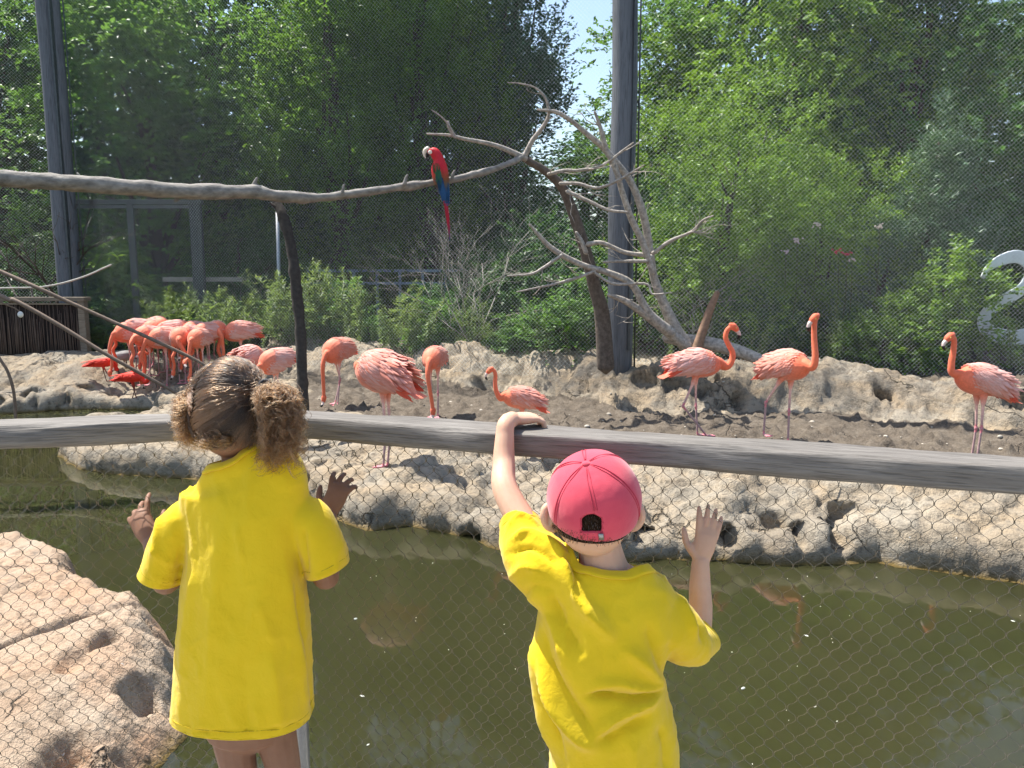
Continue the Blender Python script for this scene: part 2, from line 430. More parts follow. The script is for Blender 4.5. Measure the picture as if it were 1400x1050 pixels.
F = np.stack([idx[:-1, :-1].ravel(), idx[:-1, 1:].ravel(), idx[1:, 1:].ravel(), idx[1:, :-1].ravel()], 1)
me = fast_mesh('rock_bank', np.stack([X2, Y2, z], 1), F, M_ROCK, True, {'dirt': dirt})
tag(link('rock_bank', me), 'pale rough rock bank with brown dirt enclosing the far side of the pond', 'rock bank', kind='structure')
ZG = z.reshape(sh)
def H(x, y):
    i = int(np.clip(np.searchsorted(ys, y), 0, len(ys)-1)); j = int(np.clip(round((x-xs[0])/.036), 0, len(xs)-1))
    return float(ZG[max(i-1, 0):i+2, max(j-1, 0):j+2].mean())

# the wide ground sheet under and behind everything
gxs = np.concatenate([np.linspace(-160, -18, 15), np.arange(-16, 14, 1.0), np.linspace(16, 160, 15)]); gys = np.concatenate([np.linspace(-40, 0, 9), np.arange(1.0, 24, 1.0), np.linspace(26, 260, 16)])
A, B = np.meshgrid(gxs, gys); q2 = np.stack([A.ravel()*.2, B.ravel()*.2, 0*A.ravel()], 1)
zz = .0 + .05*fbm(q2, 3, 4)
pit = ((A.ravel() > -13.2) & (A.ravel() < 9.2) & (B.ravel() > 2.5) & (B.ravel() < 17.5)); pit |= (B.ravel() < 12.5) & (B.ravel() > 2.5) & (np.abs(A.ravel()) < 20)
pit |= (np.abs(A.ravel()) < 20) & (B.ravel() <= 2.5) & (B.ravel() > -6)
zz = np.where(pit, -1.75, zz+.03)
i2 = np.arange(A.size).reshape(A.shape); F2 = np.stack([i2[:-1, :-1].ravel(), i2[:-1, 1:].ravel(), i2[1:, 1:].ravel(), i2[1:, :-1].ravel()], 1)
M_SOIL = plain('leaf_litter_soil', (.055, .05, .028), .95, 3, .5, .6, .03)
tag(link('ground', fast_mesh('ground', np.stack([A.ravel(), B.ravel(), zz], 1), F2, M_SOIL, True)), kind='structure')

# pond water: murky olive, nearly still
t = NT('pond_water'); co = t.co()
wv = t.noise(2.2, 3, .5, t.co(scale=(1, 1.5, 1)), .4); wf = t.noise(11, 3, .55, t.co(scale=(1, 1.3, 1)))
mud = t.noise(.8, 4, .55, co)
c = t.ramp(mud, [(.3, (.023, .0245, .0085)), (.7, (.034, .0335, .013))])
t.b.inputs['Subsurface Weight'].default_value = 1.0; t.b.inputs['Subsurface Radius'].default_value = (1.0, 1.0, .7); t.b.inputs['Subsurface Scale'].default_value = .5
M_WATER = t.set(c, .015, t.bump(t.math('ADD', wv, t.math('MULTIPLY', wf, .22)), .03, .02), spec=.5, IOR=1.33)
wx = np.linspace(-19, 14, 80); wy = np.linspace(1.95, 16, 40); A, B = np.meshgrid(wx, wy); i2 = np.arange(A.size).reshape(A.shape)
F2 = np.stack([i2[:-1, :-1].ravel(), i2[:-1, 1:].ravel(), i2[1:, 1:].ravel(), i2[1:, :-1].ravel()], 1)
tag(link('water', fast_mesh('water', np.stack([A.ravel(), B.ravel(), 0*A.ravel()+WATER], 1), F2, M_WATER, True)), kind='structure')

# the path the children stand on
M_PATH = plain('path_concrete', (.36, .34, .31), .9, 30, .25, .4, .01)
mb = MB().box((-7, -4, -1.7), (7, 1.90, 0)); tag(mb.build('path', M_PATH, smooth=False), kind='structure')

# the sandstone boulder beyond the rail, rising from the pond
bpoly = [(-5.6, 5.0), (-3.6, 5.05), tuple(PZ(0, 715, -.33)[:2]), tuple(PZ(70, 724, -.35)[:2]), tuple(PZ(110, 742, -.37)[:2]), tuple(PZ(140, 775, -.38)[:2]), tuple(PZ(195, 795, -.42)[:2]), tuple(PZ(232, 832, -.48)[:2]),
         tuple(PZ(248, 905, -.58)[:2]), tuple(PZ(240, 985, -.70)[:2]), tuple(PZ(218, 1060, -.72)[:2]), (-1.45, 2.6), (-1.6, 2.1), (-5.6, 2.1)]
bx = np.arange(-4.6, -1.05, .014); by = np.arange(2.05, 5.2, .016); A, B = np.meshgrid(bx, by); X, Y = A.ravel(), B.ravel()
q = np.stack([X, Y, 0*X], 1); n1 = fbm(q*1.3, 4, 41); n2 = fbm(q*4, 5, 51, .55); n3 = fbm(q*15, 4, 61, .6)
d = polydist(X, Y, bpoly) + .05*n2
strata = fbm(np.stack([X*.6+Y*1.4, X*5-Y*1.2, 0*X], 1), 4, 71)
top = -.385 + .05*(Y-3.6) - .12*smooth01(-2.2, -1.3, X)*smooth01(3.9, 2.8, Y) + .028*n1
z = np.where(d < 0, WATER+np.maximum(d*2.2, -.6), WATER-.02 + (top-WATER)*smooth01(-.02, .24+.08*n1, d)**.7)
on = smooth01(-.05, .15, d)
z += on*(.007*n2+.004*n3 + .012*strata - .012*smooth01(.06, .0, np.abs(strata-.12)))
def crackline(pts, depth, wid):
    global z
    for (a, b) in zip(pts[:-1], pts[1:]):
        ex, ey = b[0]-a[0], b[1]-a[1]; L = ex*ex+ey*ey
        tt = np.clip(((X-a[0])*ex+(Y-a[1])*ey)/L, 0, 1); dd = np.hypot(X-a[0]-tt*ex, Y-a[1]-tt*ey)+.012*n2
        z -= on*depth*smooth01(wid, wid*.15, dd)
crackline([tuple(PZ(a, b, -.40)[:2]) for a, b in ((-40, 900), (60, 862), (120, 842), (180, 832), (215, 838))], .05, .028)
crackline([tuple(PZ(a, b, -.36)[:2]) for a, b in ((-30, 812), (40, 790), (90, 780))], .025, .02)
for (px, py, rr, dp) in ((148, 890, .07, .13), (102, 918, .08, .07), (187, 932, .085, .17), (75, 1030, .13, .18), (235, 885, .06, .10), (205, 985, .07, .12), (165, 1000, .05, .05)):
    c = PZ(px, py, -.47); dd = np.hypot((X-c.x)/1.15, (Y-c.y)/1.5)/rr + .28*n2 + .05*n3
    z -= dp*.85*smooth01(1.05, .25, dd)*on
i2 = np.arange(A.size).reshape(A.shape); F2 = np.stack([i2[:-1, :-1].ravel(), i2[:-1, 1:].ravel(), i2[1:, 1:].ravel(), i2[1:, :-1].ravel()], 1)
me = fast_mesh('boulder', np.stack([X, Y+.02*n2, z], 1), F2, M_STONE, True)
tag(link('boulder', me), 'large pink and tan sandstone boulder with dark hollows in the pond beside the rail', 'boulder')
# ------------------------------------------------------------------ the railing with its wire mesh
M_RAIL = woodmat('weathered_grey_timber', (.125, .112, .10), (.25, .232, .212), .62, 0, 16, .6)
M_PIPE = plain('galvanised_pipe', (.30, .31, .32), .45, 40, .2, .05, .002, .8, .5)
M_WIRE = plain('fence_wire', (.19, .17, .145), .24, 60, .25, 0, metal=1.0, spec=.5)
Cn = P(404, 560, 1.87); RZ = 1.05
cor = V3(Cn.x, Cn.y, RZ)
pl = PZ(0, 573, RZ); pr = PZ(1400, 623, RZ)
dl = V3(pl.x-cor[0], pl.y-cor[1], 0); dl /= np.linalg.norm(dl)
dr = V3(pr.x-cor[0], pr.y-cor[1], 0); dr /= np.linalg.norm(dr)
fence = thing('railing_fence', 'weathered grey timber rail over wire mesh where the two children stand', 'fence', (cor[0], cor[1], 0))
def rail_piece(a, b, ext0, ext1):
    u = (b-a)/np.linalg.norm(b-a); nrm = np.cross(u, (0, 0, 1)); L = np.linalg.norm(b-a)
    W, T = .098, .052; rr = .011; prof = []
    for cx, cz, a0 in ((W/2-rr, T/2-rr, 0), (-W/2+rr, T/2-rr, 90), (-W/2+rr, -T/2+rr, 180), (W/2-rr, -T/2+rr, 270)):
        for k in range(5):
            aa = math.radians(a0+k*22.5); prof.append((cx+rr*math.cos(aa), cz+rr*math.sin(aa)))
    n = 90; m = len(prof); v = []
    for i in range(n):
        s = L*i/(n-1)
        for j, (px, pz) in enumerate(prof):
            wv = .0016*math.sin(s*9+j)+.0014*math.sin(s*23+j*1.7)
            v.append((s, px*(1+wv*6), pz+wv-.026))
    f = [(i*m+j, i*m+(j+1) % m, (i+1)*m+(j+1) % m, (i+1)*m+j) for i in range(n-1) for j in range(m)]
    f += [tuple(range(m))[::-1], tuple((n-1)*m+j for j in range(m))]
    o = MB().add(v, f).build('rail', M_RAIL, fence)
    o.location = Vector(a) - Vector((cor[0], cor[1], 0)); o.rotation_euler = (0, 0, math.atan2(u[1], u[0])); return o
# the front top edge follows the photo; the piece's own centre lies half a width behind it
inl = np.cross(dl, (0, 0, 1)); inl = inl if inl[1] > 0 else -inl
inr = np.cross(dr, (0, 0, 1)); inr = inr if inr[1] > 0 else -inr
HW = -.049
cc = cor + inr*HW
rail_piece(cor+inr*HW+dr*.0035, cor+inr*HW+dr*2.6, 0, 0)
rail_piece(cor+inl*HW+dl*2.4, cor+inl*HW-dl*.02, 0, 0)
def post_at(p):
    mb = MB().sweep([(p[0], p[1], -.4), (p[0], p[1], RZ-.055)], [.019, .019], 16)
    mb.sweep([(p[0], p[1], RZ-.075), (p[0], p[1], RZ-.054)], [.024, .024], 16)
    return mb.build('post', M_PIPE, fence, origin=(cor[0], cor[1], 0))
pc = cor + inr*HW
post_at(pc + V3(.012, .0, 0)); post_at(pc+dr*2.3); post_at(pc+dl*2.2)
def mesh_panel(a, u, L):
    wv, hv, rad = .037, .043, .00095
    K = int(L/(wv/2)); z0, z1 = .04, RZ-.054; nz = int((z1-z0)/hv*8); zs = np.linspace(z0, z1, nz)
    nin = np.cross(u, (0, 0, 1)); V = []; FF = []; base = 0
    ph = zs/hv*2*math.pi
    tri = np.sin(ph) + .10*np.sin(3*ph+math.pi)*-1
    tri = np.clip(tri*1.06, -1, 1)
    for k in range(K):
        sg = 1 if k % 2 else -1
        s = (k+.5)*wv/2 + sg*wv/4*tri + .0012*np.sin(zs*13+k*.9) + .004*math.sin(k*.31)*np.sin(zs*3.1)
        o = .0011*sg*np.cos(ph) + .006*np.sin(zs*4+k*.05)*np.sin(s*2.2)
        c = a + np.outer(s, u) + np.outer(o, nin); c[:, 2] = zs
        for ang in (0, 2.094, 4.188):
            V.append(c + math.cos(ang)*rad*u + math.sin(ang)*rad*nin)
        b = np.arange(nz-1)
        for j in range(3):
            j2 = (j+1) % 3
            FF.append(np.stack([base+j*nz+b, base+j2*nz+b, base+j2*nz+b+1, base+j*nz+b+1], 1))
        base += 3*nz
    return np.vstack(V), np.vstack(FF)
V1, F1 = mesh_panel(V3(pc[0], pc[1], 0)+inr*.012, dr, 2.5)
V2_, F2_ = mesh_panel(V3(pc[0], pc[1], 0)+inl*.012, dl, 2.3)
me = fast_mesh('wire_mesh', np.vstack([V1, V2_])-np.array([cor[0], cor[1], 0]), np.vstack([F1, F2_+len(V1)]), M_WIRE, True)
wm = link('wire_mesh', me, fence); wm['kind'] = 'stuff'
# lacing wire along the underside of the rail
for u_, i_, L in ((dr, inr, 2.5), (dl, inl, 2.3)):
    o_ = V3(pc[0], pc[1], RZ-.056)+i_*.012
    MB().sweep([tuple(o_+u_*L*k/40+V3(0, 0, .002*(k % 2))) for k in range(41)], [.0016]*41, 6).build('lacing_wire', M_WIRE, fence, origin=(cor[0], cor[1], 0))

# ------------------------------------------------------------------ aviary poles, netting, frame, reed screen
M_POLE = woodmat('grey_painted_pole', (.12, .13, .145), (.17, .18, .20), .7, 2, 5, .4)
M_STEEL = plain('dark_grey_steel', (.075, .085, .09), .5, 18, .25, .08, .003, .3)
def pole(px, pyb, Yd, rad, top, label, zb):
    b = P(px, pyb, Yd); t_ = thing('aviary_pole', label, 'pole', (b.x, b.y, zb), group='tall poles holding the aviary netting')
    mb = MB(); n = 24; pts = [(0.01*math.sin(k*.7), .01*math.cos(k*.9), -.3+(top-zb+.3)*k/n) for k in range(n+1)]
    mb.sweep(pts, [rad*(1.06-.12*k/n) for k in range(n+1)], 22); mb.build('shaft', M_POLE, t_)
    mb = MB().box((rad*.55, -rad*1.06, .2), (rad*.55+.035, -rad*.6, top-zb-.2)); mb.build('conduit', M_STEEL, t_, smooth=False)
    MB().sweep([(rad*1.35, .05, -.2), (rad*1.15, .03, top-zb)], [.012, .012], 8).build('cable', M_STEEL, t_)
    return t_
pole(846, 492, 10.9, .172, 8.5, 'thick grey pole rising behind the bare dead tree', H(P(846, 492, 10.9).x, 10.9)-.05)
pole(97, 405, 14.8, .205, 9.5, 'thick grey pole rising behind the reed screen and door frame', -.1)
M_NET = plain('net_twine', (.66, .72, .74), .6, 5, .1, 0)
net = tag(bpy.data.objects.new('aviary_net', None), 'fine mesh aviary netting hung from tall poles in front of the trees', 'netting'); COL.objects.link(net)
def net_panel(a, b, z0, z1, cell=.042, rad=.00085):
    a = V3(*a, 0); b = V3(*b, 0); L = np.linalg.norm(b-a); u = (b-a)/L; nn = np.cross(u, (0, 0, 1)); hgt = z1-z0; V = []; FF = []; base = 0
    for sg in (1, -1):
        for s0 in np.arange(-hgt, L+hgt, cell*1.414):
            # line from (s0,z0) going up at 45 degrees in direction sg, clipped to the panel
            pts = []
            t0, t1 = 0, hgt
            if sg == 1: t0 = max(t0, -s0); t1 = min(t1, L-s0)
            else: t0 = max(t0, s0-L); t1 = min(t1, s0)
            if t1-t0 < .05: continue
            nseg = 6; ts = np.linspace(t0, t1, nseg); sag = .05*np.sin((s0+sg*ts)*.9)*np.sin(ts*.7)
            c = a + np.outer(s0+sg*ts, u) + np.outer(sag, nn); c[:, 2] = z0+ts
            for ang in (0, 2.094, 4.188): V.append(c + math.cos(ang)*rad*nn + math.sin(ang)*rad*np.array([u[0]*.707, u[1]*.707, -sg*.707]))
            k = np.arange(nseg-1)
            for j in range(3):
                j2 = (j+1) % 3; FF.append(np.stack([base+j*nseg+k, base+j2*nseg+k, base+j2*nseg+k+1, base+j*nseg+k+1], 1))
            base += 3*nseg
    o = link('net_panel', fast_mesh('net_panel', np.vstack(V), np.vstack(FF), M_NET), net); o['kind'] = 'stuff'
A1 = (1.55, 11.12); B1 = (-8.75, 15.05)
net_panel(B1, A1, -.1, 7.2); net_panel(A1, (12.5, 10.2), .0, 7.2); net_panel((-15.5, 12.5), B1, -.2, 7.5)
M_FRAME = woodmat('dark_green_grey_timber', (.05, .06, .058), (.085, .098, .095), .75, 2, 5, .3)
# door frame of dark posts
fr = thing('door_frame', 'dark timber gateway frame with a slim middle post beside the reed screen', 'frame', (P(190, 430, 15.2).x, 15.2, -.15))
def fpost(px0, px1, ytop, name='post', dep=.12, Yd=15.2):
    a = P(px0, 430, Yd); b = P(px1, 430, Yd); zt = P(px0, ytop, Yd).z
    MB().box((a.x, Yd, -.2), (b.x, Yd+dep, zt)).build(name, M_FRAME, fr, smooth=False, origin=fr.location, bevel=.008)
fpost(97, 112, 273); fpost(266, 281, 273); fpost(182, 191, 277, 'mullion', .06)
zt = P(100, 276, 15.2).z; ax, bx_ = P(97, 430, 15.2).x, P(283, 430, 15.2).x
MB().box((ax, 15.18, zt-.045), (bx_, 15.33, zt+.045)).build('lintel', M_FRAME, fr, smooth=False, origin=fr.location, bevel=.008)
MB().box((ax+.05, 15.22, zt-.12), (bx_-.05, 15.28, zt-.06)).build('track', M_STEEL, fr, smooth=False, origin=fr.location)
zb = P(270, 382, 15.3).z; a_, b_ = P(222, 382, 15.36), P(332, 382, 15.36)
MB().box((a_.x, 15.36, zb-.045), (b_.x, 15.41, zb+.045)).build('cross_board', woodmat('pale_board', (.20, .19, .16), (.34, .32, .27)), fr, smooth=False, origin=fr.location, bevel=.006)
# thin steel posts further back
for (px, y0, y1, Yd, lab) in ((379, 275, 470, 15.6, 'slim pale steel post among shrubs behind the dark perch support'),):
    a_, b_ = P(px, y0, Yd), P(px+4, y1, Yd); tag(MB().sweep([a_, (b_.x, Yd, -.2)], [.04, .04], 12).build('steel_post', M_PIPE), lab, 'post')
# reed screen wall
rs = thing('reed_screen', 'low dark reed screen wall with a timber cap on the rock mound', 'screen', (P(60, 495, 13.9).x, 13.9, -.2))
x0, x1 = P(-140, 450, 13.9).x, P(118, 450, 13.9).x; ztop = P(60, 409, 13.9).z
M_REED = woodmat('reed_stalks', (.07, .045, .036), (.19, .14, .105), .9, 2, 6, .4); M_BACK = plain('dark_backing', (.022, .015, .013), .9)
MB().box((x0, 13.96, -.35), (x1-.05, 14.0, ztop-.1)).build('backing_board', M_BACK, rs, smooth=False, origin=rs.location)
mb = MB(); x = x0
while x < x1-.1:
    rr = rnd.uniform(.006, .013); zt_ = ztop-.06-rnd.random()**3*.35; dx = rnd.gauss(0, .025)
    mb.sweep([(x, 13.93-rnd.random()*.02, -.3), (x+dx, 13.93-rnd.random()*.02, zt_)], [rr, rr*.7], 5); x += rnd.uniform(.012, .03)
o = mb.build('reeds', M_REED, rs, origin=rs.location); o['kind'] = 'stuff'
M_CAP = woodmat('cap_timber', (.16, .13, .10), (.30, .26, .20), .8, 0, 7)
MB().box((x0, 13.86, ztop-.035), (x1+.02, 14.1, ztop+.035)).build('cap_board', M_CAP, rs, smooth=False, origin=rs.location, bevel=.008)
MB().box((x1-.12, 13.88, -.35), (x1, 14.02, ztop-.036)).build('end_post', M_CAP, rs, smooth=False, origin=rs.location, bevel=.006)
MB().box((x0, 13.90, ztop-.10), (x1-.13, 13.915, ztop-.07)).build('batten', M_CAP, rs, smooth=False, origin=rs.location)

# white bird shaped cut-out board beyond the net
sg_ = thing('bird_cutout', 'flat white long-necked bird cut-out standing in the leaves beyond the net', 'sign', (P(1400, 455, 11.75).x, 11.75, 0))
M_WHITE = plain('white_painted_board', (.55, .60, .62), .7, 6, .1, .03)
band = [(1343, 380), (1352, 366), (1370, 355), (1392, 351), (1408, 362), (1408, 380), (1395, 397), (1372, 411), (1352, 425), (1345, 441), (1356, 455), (1385, 462), (1420, 455)]
wd = [.03, .055, .085, .10, .10, .095, .09, .095, .095, .10, .11, .12, .12]
mb = MB().sweep([P(a, b, 11.75) for a, b in band], [(w_, .018) for w_ in wd], 12, 60, ref=(0, 1, 0), power=6)
mb.build('neck', M_WHITE, sg_, origin=sg_.location)
MB().sweep([P(1408, 462, 11.78), P(1450, 440, 11.78), P(1510, 415, 11.78), P(1590, 430, 11.78), P(1630, 470, 11.78)], [(.12, .018), (.42, .018), (.55, .018), (.4, .018), (.1, .018)], 16, 40, ref=(0, 1, 0), power=3).build('body', M_WHITE, sg_, origin=sg_.location)
for px in (1430, 1520): 
    p = P(px, 470, 11.83); MB().box((p.x-.03, 11.81, -.2), (p.x+.03, 11.85, p.z)).build('stake', M_STEEL, sg_, smooth=False, origin=sg_.location)
# small building glimpsed far behind on the right
hb = thing('shed', 'low pinkish building with a dark roof edge glimpsed behind the trees', 'building', (9.9, 18.6, 0))
MB().box((9.3, 18.6, -.1), (15, 22, 2.6)).build('wall', plain('pink_stucco', (.45, .33, .29), .9, 9, .1, .2), hb, smooth=False, origin=hb.location)
MB().box((9.0, 18.3, 2.28), (15.4, 22.3, 2.42)).build('fascia', M_STEEL, hb, smooth=False, origin=hb.location)
MB().add([(9.0, 18.3, 2.604), (15.4, 18.3, 2.604), (15.4, 20.3, 3.4), (9.0, 20.3, 3.4), (9.0, 22.3, 2.604), (15.4, 22.3, 2.604)], [(0, 1, 2, 3), (3, 2, 5, 4), (0, 3, 4), (1, 5, 2), (0, 4, 5, 1)]).build('roof', M_STEEL, hb, smooth=False, origin=hb.location)
# a low railing seen under the trees, behind the weeds
lr = thing('garden_railing', 'low bluish railing in the shade between the tree trunks', 'railing', (P(520, 400, 17.5).x, 17.5, 0))
a_, b_ = P(420, 372, 17.5), P(640, 372, 17.5)
M_BLUE = plain('blue_grey_paint', (.16, .22, .27), .5)
for dz in (0, -.28): MB().box((a_.x, 17.5, a_.z+dz), (b_.x, 17.55, a_.z+dz+.06)).build('bar', M_BLUE, lr, smooth=False, origin=lr.location)
for k in range(8):
    x = a_.x+(b_.x-a_.x)*k/7; MB().box((x-.03, 17.56, -.1), (x+.03, 17.61, a_.z+.02)).build('upright', M_BLUE, lr, smooth=False, origin=lr.location)
# ------------------------------------------------------------------ vegetation
M_BARK = plain('bark', (.075, .062, .05), .9, 22, .45, .8, .02, coscale=(1, 1, .25))
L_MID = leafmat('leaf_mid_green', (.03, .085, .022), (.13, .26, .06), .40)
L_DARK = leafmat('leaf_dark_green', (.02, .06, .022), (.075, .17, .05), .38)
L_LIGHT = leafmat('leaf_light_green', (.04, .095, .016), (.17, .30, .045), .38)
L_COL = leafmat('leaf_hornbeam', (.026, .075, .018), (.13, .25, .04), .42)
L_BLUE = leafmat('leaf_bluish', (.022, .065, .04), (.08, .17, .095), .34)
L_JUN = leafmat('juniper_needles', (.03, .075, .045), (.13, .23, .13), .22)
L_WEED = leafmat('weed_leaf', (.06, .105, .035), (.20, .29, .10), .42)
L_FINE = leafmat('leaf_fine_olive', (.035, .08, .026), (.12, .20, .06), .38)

def unit(v): return v/(np.linalg.norm(v, axis=-1, keepdims=True)+1e-9)
def leaves(rs, pos, ldir, nrm, L, W, fold=.18):
    n = len(pos); ldir = unit(ldir); side = unit(np.cross(ldir, nrm)); up = np.cross(side, ldir)
    L = L[:, None]; W = W[:, None]
    V = np.empty((n, 4, 3)); V[:, 0] = pos; V[:, 1] = pos+ldir*L*.45+side*W*.5+up*W*fold; V[:, 2] = pos+ldir*L-up*L*.10; V[:, 3] = pos+ldir*L*.45-side*W*.5+up*W*fold
    b = (np.arange(n)*4)[:, None]
    F = np.vstack([b+np.array([[0, 1, 2]]), b+np.array([[0, 2, 3]])])
    return V.reshape(-1, 3), F
def crown(seed, lobes, nspray, per, L, W, slen, up=.5, droop=.3, out=1.0, shell=.55, flat=.5):
    rs = np.random.RandomState(seed); lobes = np.array(lobes, float); c = lobes[:, :3]; r = lobes[:, 3:6]
    wt = (r[:, 0]*r[:, 2]); k = rs.choice(len(c), nspray, p=wt/wt.sum())
    dv = unit(rs.normal(size=(nspray, 3)) + np.array([0, 0, .25])); rad = shell+(1-shell)*rs.rand(nspray, 1)**.7
    st = c[k]+dv*r[k]*rad
    sd = unit(dv*out + np.array([0, 0, up]) + .45*rs.normal(size=(nspray, 3))); sl = slen*(.6+.8*rs.rand(nspray, 1))
    t = (np.arange(per)+.5)/per; t = t[None, :, None]
    pos = st[:, None]+sd[:, None]*sl[:, None]*t + np.array([0, 0, -droop])*sl[:, None]*t*t
    nrm = unit(np.array([0, 0, 1.0])+flat*rs.normal(size=(nspray, per, 3)))
    sdv = unit(np.cross(sd, np.array([.02, .01, 1.0])))[:, None]*np.where(np.arange(per) % 2, 1, -1)[None, :, None]
    ld = sd[:, None]*.55+sdv*.8+.35*rs.normal(size=(nspray, per, 3))-np.array([0, 0, droop*.5])
    n = nspray*per; s = (.65+.6*rs.rand(n))
    return leaves(rs, pos.reshape(-1, 3)+.02*rs.normal(size=(n, 3)), ld.reshape(-1, 3), nrm.reshape(-1, 3), L*s, W*s)
def lobes_dome(seed, h0, h1, rad, n, shape='round'):
    rs = np.random.RandomState(seed); out = []
    for i in range(n):
        u = rs.rand(); zc = h0+(h1-h0)*u
        if shape == 'round': prof = math.sqrt(max(.05, 1-(2*u-.85)**2/1.4))
        elif shape == 'column': prof = (1-.55*u**2.2)*(.75+.25*min(1, u*5))
        elif shape == 'cone': prof = (1-u)*.95+.08
        else: prof = 1
        a = rs.rand()*2*math.pi; q = rad*prof*(.35+.5*rs.rand()**.5); s = rad*(.30+.22*rs.rand())*(.6+.5*prof)
        out.append((q*math.cos(a), q*math.sin(a), zc, s, s, s*(1.25 if shape == 'column' else .85)))
    return out
def make_tree(name, label, cat, loc, trunk_h, rad, lob, leafm, args, seed, nl=9, bark=None, group=None):
    t_ = thing(name, label, cat, loc, group=group); rr = random.Random(seed)
    mb = MB(); top = max(l[2] for l in lob)
    lean = (rr.uniform(-.3, .3), rr.uniform(-.3, .3)); n = 8
    pts = [(lean[0]*k/n+.06*math.sin(k), lean[1]*k/n+.06*math.cos(k*1.3), -.3+(top*.9+.3)*k/n) for k in range(n+1)]
    mb.sweep(pts, [rad*(1-.88*k/n)+.012 for k in range(n+1)], 8, 20)
    for l in rr.sample(list(lob), min(nl, len(lob))):
        zb = max(.15*top, l[2]-rr.uniform(.6, 1.6)*.35*top); k = zb/(top*.9); b = (lean[0]*k, lean[1]*k, zb)
        m = ((b[0]+l[0])/2+rr.uniform(-.2, .2), (b[1]+l[1])/2, (zb+l[2])/2+.15)
        r0 = rad*(1-.8*k)*.5; mb.sweep([b, m, l[:3]], [r0, r0*.6, .012], 5, 9)
    mb.build('trunk', bark or M_BARK, t_)
    V, F = crown(seed, lob, *args); link('crown', fast_mesh('crown', V, F, leafm), t_)
    return t_
# --- tall trees behind the net
def gz(x, y): return H(x, y) if (-13.4 < x < 9.4 and y < 17) else .0
def at(px, Y): p = P(px, 380, Y); return (p.x, p.y, gz(p.x, p.y))
G = 'trees behind the aviary net'
for i, (px, Y, w_, h0, h1, lab) in enumerate(((465, 18.4, 1.75, .5, 13.5, 'dense columnar tree with bright upright tips behind the macaw perch'),
                                 (590, 19.0, 1.75, .5, 14.5, 'dense dark columnar tree directly behind the macaw'),
                                 (700, 20.0, 1.35, .4, 11.5, 'narrow bluish columnar tree beside the gap of open sky'))):
    lob = lobes_dome(30+i, h0, h1, w_, 46, 'column')
    make_tree('columnar_tree', lab, 'tree', at(px, Y), .2, .20, lob, (L_COL, L_COL, L_BLUE)[i], (2500, 17, .115, .06, .6, 1.2, .05, .9, .68), 30+i, 12, group=G)
lob = lobes_dome(40, 1.0, 8.5, 3.0, 30)
make_tree('broadleaf_tree', 'broad mid green tree rising behind the dark door frame', 'tree', at(215, 19.6), .3, .22, lob, L_MID, (2400, 16, .14, .08, .6, .3, .35, 1.0, .7), 40, group=G)
lob = lobes_dome(41, 1.5, 12, 2.5, 34)
make_tree('broadleaf_tree', 'tall dark tree behind the grey pole at the reed screen', 'tree', at(20, 21), .3, .25, lob, L_BLUE, (1900, 15, .14, .07, .6, .2, .4, 1.0, .5), 41, group=G)
lob = lobes_dome(42, .4, 3.9, 1.95, 24)
make_tree('broadleaf_shrub', 'large domed shrub of small light green leaves behind the dead tree', 'shrub', at(985, 13.4), .2, .10, lob, L_LIGHT, (2900, 16, .066, .036, .40, .7, .15, 1.0, .74), 42, group='shrubs behind the aviary net')
lob = lobes_dome(43, .3, 3.2, 1.4, 18)
make_tree('broadleaf_shrub', 'rounded light green shrub between the domed shrub and the juniper', 'shrub', at(1140, 13.6), .2, .09, lob, L_LIGHT, (1900, 16, .066, .036, .40, .7, .15, 1.0, .74), 43, group='shrubs behind the aviary net')
lob = lobes_dome(44, 2.0, 11, 3.0, 40)
make_tree('maple_tree', 'tall maple with bright lit leaf edges above the domed shrub', 'tree', at(1080, 18.5), .3, .28, lob, L_LIGHT, (2300, 16, .15, .11, .6, .2, .35, 1.0, .72), 44, group=G)
lob = lobes_dome(45, .8, 7.6, 2.9, 36)
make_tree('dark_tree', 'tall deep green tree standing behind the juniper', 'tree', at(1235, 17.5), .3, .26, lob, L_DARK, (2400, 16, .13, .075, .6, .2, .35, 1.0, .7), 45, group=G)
lob = lobes_dome(46, 1.2, 7.4, 2.8, 32)
make_tree('feathery_tree', 'tall feathery olive tree above the white bird cut-out', 'tree', at(1400, 18.0), .3, .25, lob, L_FINE, (2100, 20, .085, .028, .75, .1, .7, 1.0, .5), 46, group=G)
lob = lobes_dome(47, 1.0, 8.5, 2.3, 30)
make_tree('broadleaf_tree', 'pale misty tree seen beside the pole under the open sky', 'tree', at(905, 22), .3, .22, lob, L_MID, (1500, 15, .14, .08, .6, .3, .3, 1.0, .5), 47, group=G)
# the wood further back, each tree on its own
src = None
wood = [(-20, 30), (230, 30), (470, 31), (590, 30), (1180, 32), (-260, 20), (-120, 24), (60, 27), (150, 24), (300, 23), (400, 26), (520, 22), (600, 24), (690, 32), (800, 26), (845, 28), (960, 29), (1000, 24), (1120, 25), (1230, 28), (1330, 24), (1440, 26), (1560, 20), (1680, 23)]
for i, (px, Y) in enumerate(wood):
    if src is None:
        lob = lobes_dome(50, .6, 11, 3.1, 36)
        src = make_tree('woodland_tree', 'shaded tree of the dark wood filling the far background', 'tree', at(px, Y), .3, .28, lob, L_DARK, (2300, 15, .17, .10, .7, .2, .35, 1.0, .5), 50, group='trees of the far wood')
        o = src
    else: o = copy_tree(src)
    o.location = at(px, Y); s = rnd.uniform(.85, 1.15); o.scale = (s, s, s*(.46 if 650 < px < 980 else .7 if px > 1150 else rnd.uniform(.8, 1.2))); o.rotation_euler = (0, 0, rnd.uniform(0, 6.28))
